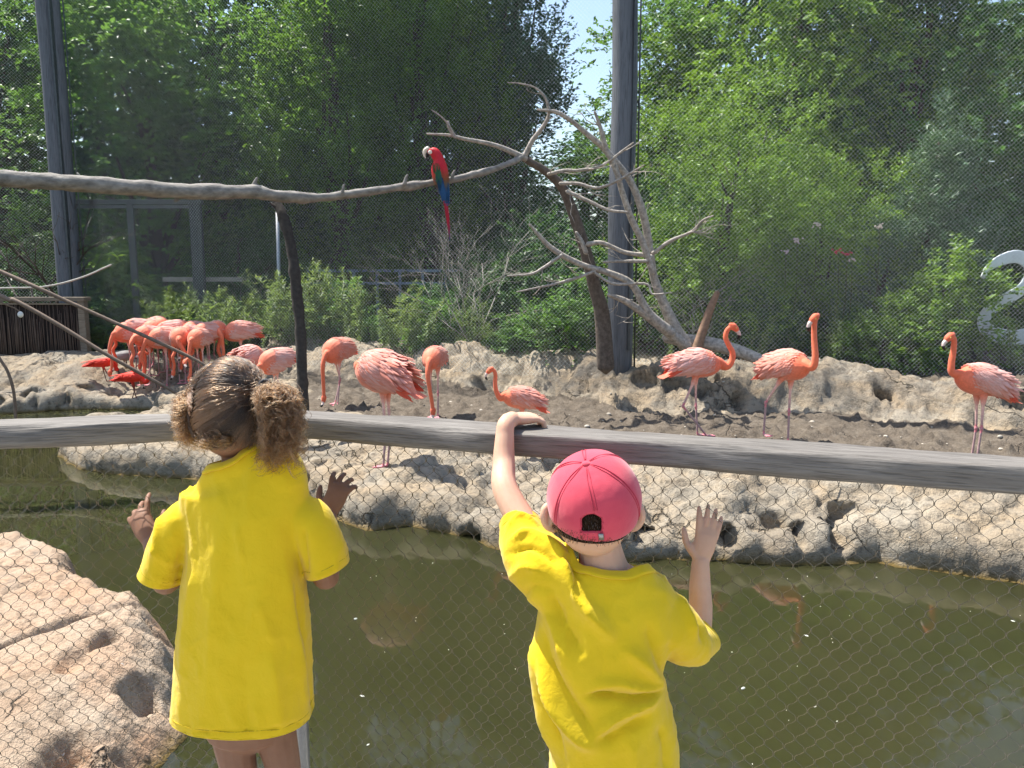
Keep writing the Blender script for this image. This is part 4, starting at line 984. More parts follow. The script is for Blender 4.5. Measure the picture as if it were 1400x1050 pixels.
# standing birds, each on its own
f5 = flamingo('pale-backed flamingo striding with S-bent neck below the dead tree', [(.30, 0, .73), (.355, 0, .78), (.365, 0, .87), (.32, 0, .95), (.285, 0, 1.03), (.305, 0, 1.11), (.36, 0, 1.135)], (.75, 0, -.65), WK, 1, pale=.75)
put(f5, 950, 597, 8.2, 4, 1.05)
f6 = flamingo('upright flamingo with straight raised neck and one leg lifted', [(.29, 0, .78), (.315, .0, .86), (.30, 0, .98), (.285, 0, 1.10), (.285, 0, 1.19), (.29, .0, 1.235)], (-.15, -.75, -.65), LIFT, 2, pale=.42, tilt=.22)
put(f6, 1072, 607, 7.9, -62, 1.08)
f7 = flamingo('pale winged flamingo standing upright at the leafy end of the ridge', [(.28, 0, .84), (.295, 0, .93), (.285, 0, 1.05), (.29, 0, 1.15), (.325, .0, 1.175)], (.75, .1, -.6), ST, 3, pale=.9, tilt=.34)
put(f7, 1331, 629, 8.0, 184, 1.12)
f2 = flamingo('large flamingo preening with its head tucked behind, standing on the bank edge', [(.26, -.04, .86), (.24, -.13, .92), (.14, -.19, .93), (.03, -.20, .88), (-.05, -.19, .84)], (-.9, 0, -.45), [((-.02, .04, 0), (-.035, .04, .31), (-.01, .04, 0)), ((-.02, -.04, 0), (-.05, -.02, .30), (-.02, -.015, 0))], 4, pale=.55, tilt=.30, fluff=1, fat=1.36, bodyz=.80)
put(f2, 526, 641, 7.1, 160, 1.10)
f1 = flamingo('flamingo stooping with a straight neck down to the dirt, walking', [(.27, 0, .70), (.32, 0, .58), (.325, 0, .42), (.32, .0, .26), (.325, 0, .14)], (.25, 0, -.97), [((0, .05, 0), (.02, .05, .31), (.08, .05, 0)), ((0, -.05, 0), (-.16, -.06, .33), (-.02, -.06, 0))], 5, pale=.2, tilt=-.05, fat=1.3)
put(f1, 462, 553, 9.6, 248, .90)
f3 = flamingo('front-on flamingo stooping with its bill straight down to the dirt', [(.26, 0, .70), (.31, 0, .58), (.31, .02, .42), (.29, .04, .26), (.28, .05, .14)], (.1, 0, -1), ST, 6, pale=.15, tilt=-.04, fat=1.02)
put(f3, 594, 571, 8.9, 262, .93)
f4 = flamingo('short flamingo with curved neck standing just behind the raised hand', [(.27, 0, .76), (.325, 0, .86), (.34, 0, .97), (.335, 0, 1.07), (.355, 0, 1.135), (.40, 0, 1.14)], (.72, 0, -.7), ST, 7, pale=.45, tilt=.28)
put(f4, 712, 622, 8.6, 186, .86)
# the flock feeding together on the bank
FL = 'flamingos of the feeding flock'
DOWN = [(.26, 0, .70), (.30, 0, .60), (.33, 0, .47), (.30, 0, .35), (.31, 0, .22), (.34, 0, .13)]
fa = flamingo('pink flamingo feeding head down among the crowded flock', DOWN, (.2, 0, -.97), ST, 11, pale=.85, fat=1.25, tilt=.0, group=FL, vox=.008)
fb = flamingo('pink flamingo feeding head down among the crowded flock', [(.27, 0, .74), (.33, .02, .66), (.31, .03, .52), (.36, .03, .42), (.33, .02, .30), (.34, 0, .17)], (.3, 0, -.95), WK, 12, pale=1.0, fat=1.25, tilt=.06, group=FL, vox=.008)
fc = flamingo('pink flamingo in the crowded flock bending its neck low sideways', [(.25, 0, .68), (.28, .06, .56), (.30, .12, .44), (.36, .14, .40), (.42, .12, .44), (.46, .08, .40)], (.7, 0, -.7), ST, 13, pale=.8, fat=1.25, tilt=-.03, group=FL, vox=.008)
flock = [(fa, 180, 522, 12.3, 235, .98), (fb, 205, 527, 12.0, 250, 1.0), (fa, 228, 529, 11.8, 215, 1.0), (fc, 250, 525, 12.0, 290, .96), (fb, 190, 516, 12.9, 205, 1.0), (fa, 214, 515, 13.1, 265, 1.03), (fc, 236, 515, 13.0, 200, 1.0),
         (fb, 262, 520, 12.6, 240, .98), (fa, 222, 509, 13.8, 320, 1.08), (fb, 248, 511, 13.6, 20, 1.02), (fa, 275, 524, 12.1, 262, .93), (fc, 285, 514, 13.2, 225, .98), (fb, 300, 511, 13.4, 300, 1.0), (fa, 330, 517, 12.9, 200, 1.04), (fb, 268, 513, 13.4, 250, 1.0), (fa, 200, 510, 13.8, 280, 1.0)]
used = set()
for k, (p_, px, py, Y, fc_, s) in enumerate(flock):
    o = p_ if id(p_) not in used else copy_tree(p_); used.add(id(p_)); q_ = P(px, py, Y); o.location = (q_.x, q_.y, H(q_.x, q_.y)); put(o, px, py, Y, fc_, s)
f8 = flamingo('very pale flamingo with tucked neck just above the curly hair', [(.25, .02, .80), (.23, .09, .86), (.12, .13, .85), (.0, .135, .80)], (-.9, 0, -.4), ST, 14, pale=1.0, tilt=.12, fluff=1, vox=.008, fat=1.35); put(f8, 345, 560, 10.2, 60, .92)
f9 = flamingo('very pale flamingo with tail raised, half behind the curly hair', [(.25, 0, .66), (.30, 0, .52), (.30, 0, .38), (.31, 0, .25)], (.2, 0, -1), ST, 15, pale=1.0, tilt=-.18, fluff=1, vox=.008, fat=1.35); put(f9, 378, 566, 9.9, 228, .90)

# scarlet ibises and a grey duck
M_IBIS = vcolmat('ibis_plumage', .65, 0, .2, 40, .3, .005)
def ibis(label, legs, neck, bill, face, px, py, Y, s):
    root = thing('scarlet_ibis', label, 'ibis', group='red ibises on the rock mound'); mb = MB(); R = (.80, .035, .015); D = (.16, .05, .04)
    mb.sweep([(-.27, 0, .235), (-.18, 0, .255), (-.06, 0, .28), (.06, 0, .285), (.13, 0, .28)], [(.02, .012), (.045, .035), (.065, .065), (.06, .066), (.03, .035)], 14, 22, col=R, roundcap=2)
    mb.sweep([(.08, 0, .28)]+neck, [.045]+[.026]*(len(neck)-1)+[.022], 10, 18, col=R, roundcap=2); h = np.array(neck[-1]); mb.ell(h, (.034, .028, .029), col=R)
    for hip, ank, foot in legs:
        mb.sweep([(hip[0], hip[1], .24), ank, foot], [.016, .008, .0075], 7, 10, col=[R, D, D])
        for a in (-.5, 0, .5): mb.sweep([foot, (foot[0]+.055*math.cos(a), foot[1]+.055*math.sin(a), foot[2]-.004)], [.006, .004], 5, col=D)
    me = fuse(mb, .0055, 2); me.materials.append(M_IBIS); link('body', me, root)
    V, F, C = [], [], []; rs = np.random.RandomState(3)
    for s_ in (1, -1):
        for k in range(26):
            u = .08-.26*rs.rand(); th = math.radians(10+90*rs.rand()); p = V3(u, s_*.066*math.sin(th), .282+(u*.12)+.066*math.cos(th)); b = len(V)
            for tt, ww in ((0, .5), (.5, 1), (1, .1)):
                c = p+V3(-.12*tt, -s_*.012*tt, -.028*tt); V += [c+V3(0, -.012*ww, -.001), c+V3(0, 0, .004), c+V3(0, .012*ww, -.001)]; C += [np.array(R)*(.75+.35*((k*7) % 5)/5)]*3
            for j in range(2): a = b+3*j; F += [(a, a+1, a+4, a+3), (a+1, a+2, a+5, a+4)]
    me = fast_mesh('wing', np.array(V), np.array(F), M_IBIS, True); put_colors(me, np.array(C)); link('wing', me, root)
    MB().sweep([h+V3(.02, 0, 0)]+[h+V3(*q) for q in bill], [.012]+[.009, .007, .0045], 8, 16).build('bill', plain('ibis_bill', (.05, .035, .03), .4), root)
    put(root, px, py, Y, face, s)
ibis('red ibis stepping forward with its curved bill reaching to the rock', [((-.02, .03), (.0, .03, .13), (-.04, .03, .005)), ((0, -.03), (.03, -.03, .13), (.06, -.03, .005))], [(.14, 0, .25), (.165, 0, .22), (.20, 0, .235), (.225, 0, .26)], [(.05, 0, -.01), (.09, 0, -.055), (.105, 0, -.11)], -8, 183, 546, 10.9, 1.12)
ibis('red ibis standing beside the flock with its head lowered behind a leg', [((-.02, .03), (-.01, .03, .14), (.02, .03, .005)), ((0, -.03), (.05, -.03, .13), (.11, -.03, .005))], [(.14, 0, .26), (.165, 0, .22), (.175, .0, .18)], [(.02, 0, -.04), (.035, 0, -.09), (.03, 0, -.13)], 12, 143, 522, 11.7, 1.05)
dk = thing('grey_duck', 'small grey duck standing among the flamingo legs', 'duck'); mb = MB()
mb.sweep([(-.20, 0, .17), (-.10, 0, .17), (.03, 0, .175), (.12, 0, .19)], [(.015, .012), (.06, .05), (.075, .07), (.03, .035)], 12, 16, roundcap=2, col=(.24, .23, .23)); mb.sweep([(.09, 0, .19), (.14, 0, .25), (.15, 0, .29)], [.04, .026, .028], 10, 10, roundcap=2, col=(.14, .13, .12))
mb.sweep([(0, .03, .12), (0, .03, .0)], [.012, .01], 6, col=(.3, .2, .1)); mb.sweep([(0, -.03, .12), (.02, -.03, .0)], [.012, .01], 6, col=(.3, .2, .1)); mb.sweep([(.17, 0, .285), (.22, 0, .272)], [(.014, .009), (.013, .004)], 8, col=(.08, .08, .08))
me = fuse(mb, .006, 2); me.materials.append(M_IBIS); link('body', me, dk); put(dk, 172, 506, 13.2, 0, 1.3)

# the macaw on the log
M_MAC = vcolmat('macaw_plumage', .55, 0, .25, 90, .5, .006, .3, 0, (1, 1, .35))
mc = thing('macaw', 'red green and blue macaw perched on the pale log', 'macaw', P(600, 250, 9.25)); Ym = 9.25
red = (.62, .02, .03); grn = (.03, .14, .06); blu = (.015, .085, .22); dkr = (.38, .015, .04)
q = lambda a, b, dy=0: P(a, b, Ym+dy)
mb = MB()
mb.sweep([q(588, 207, -.02), q(594, 209), q(600, 219), q(601, 232), q(604, 250, .01), q(608, 264, .02), q(612, 277, .03)], [.036, .062, .066, .098, .092, .062, .025], 16, 34, ref=(0, 1, 0), col=[red, red, red, red, (.20, .10, .05), blu, blu], roundcap=3)
mb.sweep([q(606, 258, .0), q(610, 282, .02), q(613, 306, .03), q(615, 330, .04)], [(.034, .014), (.028, .011), (.020, .009), (.008, .005)], 8, 18, ref=(0, 1, 0), col=[dkr, dkr, dkr, (.05, .10, .18)])
mb.sweep([q(597, 247, -.06), q(596, 254, -.03)], [.02, .016], 8, col=(.06, .05, .05)); mb.sweep([q(603, 247, -.06), q(602, 253, -.03)], [.02, .016], 8, col=(.06, .05, .05))
me = fuse(mb, .007, 3); me.materials.append(M_MAC); link('body', me, mc).data.transform(Matrix.Translation(-mc.location))
for s_, off in ((-1, -.055), (1, .055)):                               # folded wings: rows of blades, green coverts over blue primaries
    V, F, C = [], [], []; rs = np.random.RandomState(5+s_)
    for k in range(110):
        tt = rs.rand(); a = q(601+8*tt, 222+36*tt, off*.6 - .035*(1 if s_ < 0 else 0)); a = np.array(a)+V3(s_*.080*(1-.5*tt)*(.1+.9*rs.rand()), -.085*(1-.5*tt)*rs.rand()-.02, 0)
        ln = .10+.06*tt; dv = V3(.035, .02, -1)*ln; b = len(V); cc = np.array(red)*max(0, 1-tt*7)+np.array(grn)*np.clip(1-abs(tt-.28)*3.2, 0, 1)+np.array(blu)*np.clip((tt-.35)*2.2, 0, 1)
        for t2, ww in ((0, .4), (.5, 1), (1, .1)):
            c = a+dv*t2; V += [c+V3(-.014*ww, .002, 0), c+V3(0, -.005, 0), c+V3(.014*ww, .002, 0)]; C += [cc]*3
        for j in range(2): i_ = b+3*j; F += [(i_, i_+1, i_+4, i_+3), (i_+1, i_+2, i_+5, i_+4)]
    me = fast_mesh('wing', np.array(V)-np.array(mc.location), np.array(F), M_MAC, True); put_colors(me, np.array(C)); link('wing', me, mc)
MB().ell(q(588, 208, -.045), (.026, .02, .024)).build('face_patch', plain('white_skin', (.75, .70, .66), .6, 60, .1, 0), mc, origin=mc.location)
MB().sweep([q(585, 203, -.02), q(581, 206, -.02), q(580, 212, -.02), q(582, 216, -.02)], [.026, .024, .016, .005], 10, 14, roundcap=2).build('bill', plain('horn_bill', (.72, .64, .52), .4, 30, .1, 0), mc, origin=mc.location)
MB().sweep([q(585, 212, -.02), q(583, 215, -.02)], [.016, .008], 8, 5, roundcap=2).build('lower_bill', M_BLK, mc, origin=mc.location)
MB().ell(q(588, 206, -.067), (.006,)*3, seg=8, rings=6).build('eye', M_EYE, mc, origin=mc.location)
# ------------------------------------------------------------------ the two children
def skinmat(name, c, c2):
    t = NT(name); f = t.noise(18, 5, .6); g = t.noise(260, 2, .5)
    col = t.ramp(f, [(.3, c), (.7, c2)])
    t.set(col, .62, t.bump(g, .12, .001), spec=.4)
    t.b.inputs['Subsurface Weight'].default_value = .25; t.b.inputs['Subsurface Radius'].default_value = (.010, .004, .002); t.b.inputs['Subsurface Scale'].default_value = .8
    return t.m
M_SKG = skinmat('tan_skin', (.20, .098, .058), (.25, .13, .08)); M_SKB = skinmat('fair_skin', (.53, .315, .215), (.61, .38, .27))
t = NT('yellow_jersey'); weave = t.noise(650, 2, .5); crum = t.noise(34, 5, .62, None, .4); big = t.noise(6, 4, .6)
c = t.ramp(big, [(.3, (.78, .56, .012)), (.7, (.84, .625, .02))])
t.set(c, .85, t.bump(weave, .4, .0009, t.bump(crum, .4, .008)), spec=.15); t.b.inputs['Sheen Weight'].default_value = .25
M_TEE = t.translucent((.92, .57, .01), .23)
M_STITCH = plain('yellow_stitching', (.58, .40, .012), .9, 400, .4, .4, .001); M_DENIM = plain('dark_shorts_cloth', (.04, .05, .08), .9, 200, .3, .3, .002); M_SHOE = plain('grey_shoe', (.25, .25, .27), .7, 50, .2, .2)

def hand(mb, wrist, knuck, back, thumb, s=1.0, curls=((.35, .5, .3),)*4, spread=.10, tcurl=.25, wid=.026):
    wrist = np.array(tuple(wrist)); knuck = np.array(tuple(knuck)); f = knuck-wrist; pl_ = np.linalg.norm(f); f = f/pl_
    n = np.array(back, float); n -= f*n.dot(f); n /= np.linalg.norm(n); sd = np.cross(f, n)*thumb     # sd points to the thumb side
    mb.sweep([wrist-f*.012, wrist+f*.008, wrist+f*pl_*.5, wrist+f*pl_*.92, wrist+f*pl_*1.02], [(.019*s, .015*s), (.020*s, .0145*s), (wid*s, .0145*s), (wid*1.02*s, .012*s), (wid*.95*s, .009*s)], 14, 14, ref=n, roundcap=2)
    for k, (o, ln) in enumerate(((.80, .055), (.27, .062), (-.27, .057), (-.78, .045))):
        b = wrist+f*pl_*(.98-.03*abs(o)) + sd*o*wid*s; dv = f*math.cos(spread*o*1.6)+sd*math.sin(spread*o*1.6); nn = n.copy()
        pts = [b-dv*.014*s, b]; rad = [.0072*s, .0074*s]; L = ln*s; p = b; cur = curls[k % len(curls)]
        for j, (fr, a) in enumerate(zip((.44, .31, .25), cur)):
            ca, sa = math.cos(a), math.sin(a); d2 = dv*ca-nn*sa; nn = nn*ca+dv*sa; dv = d2
            p = p+dv*L*fr*.5; pts.append(p); rad.append((.0068, .0063, .0057)[j]*s); p = p+dv*L*fr*.5; pts.append(p); rad.append((.0069, .0062, .0046)[j]*s)
        mb.sweep(pts, rad, 10, 26, ref=n, roundcap=3)
    b = wrist+f*pl_*.22+sd*wid*.72*s; dv = f*.62+sd*.72-n*.22; dv /= np.linalg.norm(dv); d3 = f*(.85)+sd*.30-n*tcurl; d3 /= np.linalg.norm(d3)
    mb.sweep([b-dv*.012*s, b+dv*.016*s, b+dv*.028*s+d3*.002, b+dv*.030*s+d3*.016*s, b+dv*.031*s+d3*.028*s], [.011*s, .0098*s, .0080*s, .0075*s, .0052*s], 10, 18, ref=n, roundcap=3)
def head(mb, c, r, yaw=0, tilt=0, ez=0):
    c = np.array(tuple(c)); R = rotm(yaw, 0, tilt)
    q_ = lambda x, y, z: c+R@V3(x*r[0], y*r[1], z*r[2])
    mb.ell(c, r, R, 24, 16); mb.sweep([q_(0, .35, -.35), q_(0, .62, -.75), q_(0, .70, -.98)], [r[0]*.80, r[0]*.62, r[0]*.36], 14, 10, roundcap=3)
    mb.sweep([q_(0, .98, .05), q_(0, 1.16, -.20), q_(0, 1.14, -.28)], [.007, .012, .011], 8, 8, roundcap=2)
    mb.sweep([q_(-.30, 1.0, -.55), q_(0, 1.06, -.56), q_(.30, 1.0, -.55)], [.005, .008, .005], 8, 8, roundcap=2)
    for s in (-1, 1):
        mb.sweep([q_(s*.96, .06, ez+.16), q_(s*1.15, -.06, ez+.20), q_(s*1.22, -.10, ez), q_(s*1.12, -.02, ez-.22), q_(s*.94, .05, ez-.30)], [(.007, .007), (.008, .007), (.0075, .007), (.008, .007), (.007, .007)], 8, 18, roundcap=2)
        mb.ell(q_(s*1.07, -.01, ez-.03), (.006, .013, .020), R@rotm(-s*.5), 10, 8)
    return q_
def person(name, label, foot, build_body, mat, cat, vox):
    root = thing(name, label, 'person', foot); mb = MB(); build_body(mb); me = fuse(mb, vox, 3, colors=False); me.materials.append(mat)
    me.transform(Matrix.Translation(-Vector(foot))); link('body', me, root); return root
def eyes(root, q_, rr=.011):
    for s in (-1, 1): MB().ell(q_(s*.40, .90, .02), (rr,)*3, seg=10, rings=8).build('eye', plain('eye_white', (.7, .68, .66), .2, 40, .05, 0), root, origin=root.location)
def legs(mb, hips, knees, ankles, feet, r=(.062, .047, .034, .040, .028)):
    for h_, k_, a_, f_ in zip(hips, knees, ankles, feet):
        h_, k_, a_ = [np.array(v_, float) for v_ in (h_, k_, a_)]
        mb.sweep([h_, h_*.5+k_*.5, k_, k_*.65+a_*.35, a_], [r[0], r[1]*1.12, r[2]*1.12, r[3], r[4]], 14, 30, ref=(0, 1, 0)); mb.sweep([a_, (f_[0], f_[1]-.02, .035), (f_[0], f_[1]+.08, .028), (f_[0], f_[1]+.13, .02)], [.03, .034, .034, .02], 10, 12, roundcap=2)
def shoes(root, feet):
    for f_ in feet: MB().sweep([(f_[0], f_[1]-.055, .04), (f_[0], f_[1]-.01, .045), (f_[0], f_[1]+.08, .036), (f_[0], f_[1]+.15, .028)], [(.034, .04), (.04, .045), (.043, .036), (.03, .026)], 14, 16, ref=(0, 0, 1), roundcap=3).build('shoe', M_SHOE, root, origin=root.location)

def ridge_disp(co, no, items, gain=1.8):
    """folds: (pixel polyline, width px, height m); only the side turned to the camera is shaped"""
    px, py = proj(co); tocam = np.array(CAM)-co; tocam /= np.linalg.norm(tocam, axis=1)[:, None]; fac = smooth01(-.1, .25, (no*tocam).sum(1)); disp = np.zeros(len(co))
    for pts, wd, amp in items:
        pts = catmull(pts, max(len(pts)*6, 8)); best = np.full(len(co), 1e9); tb = np.zeros(len(co)); m = len(pts)
        for k in range(m-1):
            a, b = pts[k], pts[k+1]; e = b-a; t_ = np.clip(((px-a[0])*e[0]+(py-a[1])*e[1])/(e@e+1e-9), 0, 1); dd = np.hypot(px-a[0]-t_*e[0], py-a[1]-t_*e[1])
            m_ = dd < best; best = np.where(m_, dd, best); tb = np.where(m_, (k+t_)/(m-1), tb)
        env = np.clip(np.minimum(tb, 1-tb)*4+.15, 0, 1)
        disp += gain*amp*env*(.5*np.exp(-(best/wd)**2)+.5*np.exp(-best/(wd*.55)))*fac
    return co+no*disp[:, None]
def shirt(name, root, rings, sleeves, folds, collar, vox=.0055, seed=1, crumple=.0022, gain=1.9):
    """rings: (point, half width, half depth) neck to hem; sleeves: [(point, radius a, radius b)] shoulder to cuff"""
    mb = MB(); mb.sweep([r_[0] for r_ in rings], [(r_[1], r_[2]) for r_ in rings], 40, 60, ref=(0, 1, 0), power=2.4)
    caps = []
    for sl in sleeves:
        mb.sweep([s_[0] for s_ in sl], [(s_[1], s_[2]) for s_ in sl], 26, 26, ref=(0, 1, 0)); a, b = np.array(tuple(sl[-2][0])), np.array(tuple(sl[-1][0])); caps.append((b, (b-a)/np.linalg.norm(b-a), sl[-1][1], sl[-1][2]))
    a, b = np.array(tuple(rings[1][0])), np.array(tuple(rings[0][0])); caps.append((b, V3(0, -.10, .995), rings[0][1], rings[0][2]))
    a, b = np.array(tuple(rings[-2][0])), np.array(tuple(rings[-1][0])); caps.append((b, (b-a)/np.linalg.norm(b-a), rings[-1][1], rings[-1][2]))
    me = fuse(mb, vox, 6, colors=False)
    co = mco(me); no = mno(me); co = ridge_disp(co, no, folds, gain)
    rg = 1-np.abs(fbm(co*np.array([15, 15, 8])+.4*fbm(co*9, 2, seed+3)[:, None], 2, seed+9)); rg2 = 1-np.abs(fbm(co*np.array([38, 38, 24]), 2, seed+19))
    co = co + no*(crumple*1.1*(rg**4-.3)+crumple*.35*(rg2**3-.3)+crumple*.5*fbm(co*np.array([26, 26, 16]), 3, seed)+crumple*1.6*fbm(co*np.array([11, 11, 4.5]), 2, seed+5))[:, None]
    bm = bmesh.new(); msetco(me, co); bm.from_mesh(me); me_top = float(caps[-2][0][2])-root.location.z
    for (p, dv, ra, rb2) in caps:                                      # cut the openings clean
        en = V3(0, 1, 0)-dv*dv[1]; en /= np.linalg.norm(en); eb = np.cross(dv, en)
        cen = {f: np.array(f.calc_center_median())-p for f in bm.faces if (f.calc_center_median()-Vector(p)).length < max(ra, rb2)*1.5}
        cen = {f: v_ for f, v_ in cen.items() if (v_@eb/ra)**2+(v_@en/rb2)**2 < 1.22}
        lf = {f for f, v_ in cen.items() if v_@dv > -.02 and np.array(f.normal)@dv > .7 and (v_@eb/ra)**2+(v_@en/rb2)**2 < .5}; front = list(lf)
        while front:                                                   # spread over this opening only, not onto the body beside it
            f = front.pop()
            for e in f.edges:
                for g in e.link_faces:
                    if g in cen and g not in lf and cen[g]@dv > -.022: lf.add(g); front.append(g)
        ge = set(lf) | {e for f in lf for e in f.edges} | {v for f in lf for v in f.verts}
        bmesh.ops.bisect_plane(bm, geom=list(ge), plane_co=tuple(p-dv*.007), plane_no=tuple(dv), clear_outer=True)
    left = set(bm.verts); comps = []
    while left:                                                        # keep only the garment itself, no loose crumbs
        st_ = [left.pop()]; cmp_ = set(st_)
        while st_:
            v = st_.pop()
            for e in v.link_edges:
                w2 = e.other_vert(v)
                if w2 in left: left.discard(w2); cmp_.add(w2); st_.append(w2)
        comps.append(cmp_)
    comps.sort(key=len); bmesh.ops.delete(bm, geom=[v for c_ in comps[:-1] for v in c_], context='VERTS')
    bm.to_mesh(me); bm.free()
    me.polygons.foreach_set('use_smooth', [True]*len(me.polygons)); me.materials.append(M_TEE); me.transform(Matrix.Translation(-root.location)); o = link(name, me, root)
    md = o.modifiers.new('thick', 'SOLIDIFY'); md.thickness = .0024; md.offset = 0
    me_c = mco(me); me_n = mno(me); k3 = KDTree(len(me_c)); [k3.insert(p_, i_) for i_, p_ in enumerate(me_c)]; k3.balance()
    bm = bmesh.new(); bm.from_mesh(me); seen = set()
    for e in bm.edges:                                                 # bind every open edge: neck ribbing, cuffs and bottom hem
        if not e.is_boundary or e.index in seen: continue
        loop = [e.verts[0]]; cur = e; v = e.verts[1]
        while True:
            seen.add(cur.index); loop.append(v)
            nx = [q_ for q_ in v.link_edges if q_.is_boundary and q_.index not in seen]
            if not nx: break
            cur = nx[0]; v = cur.other_vert(v)
        if len(loop) < 16: continue
        Pn = np.array([tuple(v.co) for v in loop[:-1]])
        for _ in range(10): Pn = (np.roll(Pn, 1, 0)+Pn*2+np.roll(Pn, -1, 0))/4
        Pn = Pn[::2]; isn = np.linalg.norm(Pn.mean(0)+np.array(root.location)-caps[-2][0]) < .035
        c_ = Pn.mean(0); u_, s_, vt = np.linalg.svd(Pn-c_); ax_ = vt[2]
        if isn:                                                        # neck ribbing laid along the slope of the shoulders
            ax_ = ax_ if ax_[2] > 0 else -ax_; rv = Pn-c_; rv -= np.outer(rv@ax_, ax_); rv /= np.linalg.norm(rv, axis=1)[:, None]; m_ = len(Pn); rows = []
            for (o1, o2) in ((.0105, -.0035), (.008, .0012), (.002, .0045), (-.003, .0085), (-.0055, .0095), (-.006, .005), (-.002, -.001), (.006, -.005)): rows.append(Pn+rv*o1+ax_*o2)
            Vc = np.vstack(rows); k8 = len(rows); Fc = [(i_*m_+j_, i_*m_+(j_+1) % m_, ((i_+1) % k8)*m_+(j_+1) % m_, ((i_+1) % k8)*m_+j_) for i_ in range(k8) for j_ in range(m_)]
            MB().add(Vc, Fc).build('collar', M_TEE, o); continue
        cv = me_c - c_; inner = cv[np.argsort((cv**2).sum(1))[:400]].mean(0); ax2 = ax_ if inner@ax_ > 0 else -ax_    # towards the cloth
        Ps = Pn+ax2*.016; snap = np.array([me_c[k3.find(tuple(p_))[1]]+me_n[k3.find(tuple(p_))[1]]*.0016 for p_ in Ps])
        for _ in range(3): snap = (np.roll(snap, 1, 0)+snap*2+np.roll(snap, -1, 0))/4
        MB().sweep(np.vstack([snap, snap[:2]]), [.0009]*(len(snap)+2), 5, None, cap=False).build('stitching', M_STITCH, o)
        mbh = MB(); mbh.sweep(np.vstack([Pn, Pn[:2]]), [(.0026, .0085) if isn else (.0024, .0016)]*(len(Pn)+2), 8, None, ref=tuple(ax_), cap=False)
        mbh.build('collar' if isn else 'hem', M_TEE, o)
    bm.free()
    return o

def strands(name, lines, radius, mat, parent, origin):
    """hair strands as one curves object; lines: list of (k,3) arrays"""
    hc = bpy.data.hair_curves.new(name); hc.add_curves([len(l) for l in lines]); pts = np.vstack(lines)-np.array(tuple(origin))
    hc.attributes['position'].data.foreach_set('vector', pts.astype(np.float32).ravel())
    rad = np.concatenate([np.interp(np.linspace(0, 1, len(l)), [0, .8, 1], [radius, radius*.85, radius*.35]) for l in lines]).astype(np.float32)
    at = hc.attributes.get('radius') or hc.attributes.new('radius', 'FLOAT', 'POINT'); at.data.foreach_set('value', rad)
    hc.materials.append(mat); o = bpy.data.objects.new(name, hc); COL.objects.link(o); o.parent = parent; return o
def hairmat(name, c, rough=.35):
    m = bpy.data.materials.new(name); m.use_nodes = True; tr = m.node_tree; tr.nodes.remove(tr.nodes['Principled BSDF'])
    h = tr.nodes.new('ShaderNodeBsdfHairPrincipled'); h.parametrization = 'COLOR'; h.inputs['Color'].default_value = tuple(c)+(1,); h.inputs['Roughness'].default_value = rough; h.inputs['Radial Roughness'].default_value = .5
    h.inputs['Random Roughness'].default_value = .2
    hi = tr.nodes.new('ShaderNodeHairInfo'); rp = tr.nodes.new('ShaderNodeValToRGB'); rp.color_ramp.elements[0].color = tuple(x*.35 for x in c)+(1,); rp.color_ramp.elements[1].color = tuple(min(1, x*1.7) for x in c)+(1,)
    tr.links.new(hi.outputs['Random'], rp.inputs[0]); tr.links.new(rp.outputs[0], h.inputs['Color'])
    tr.links.new(h.outputs[0], tr.nodes['Material Output'].inputs[0]); return m

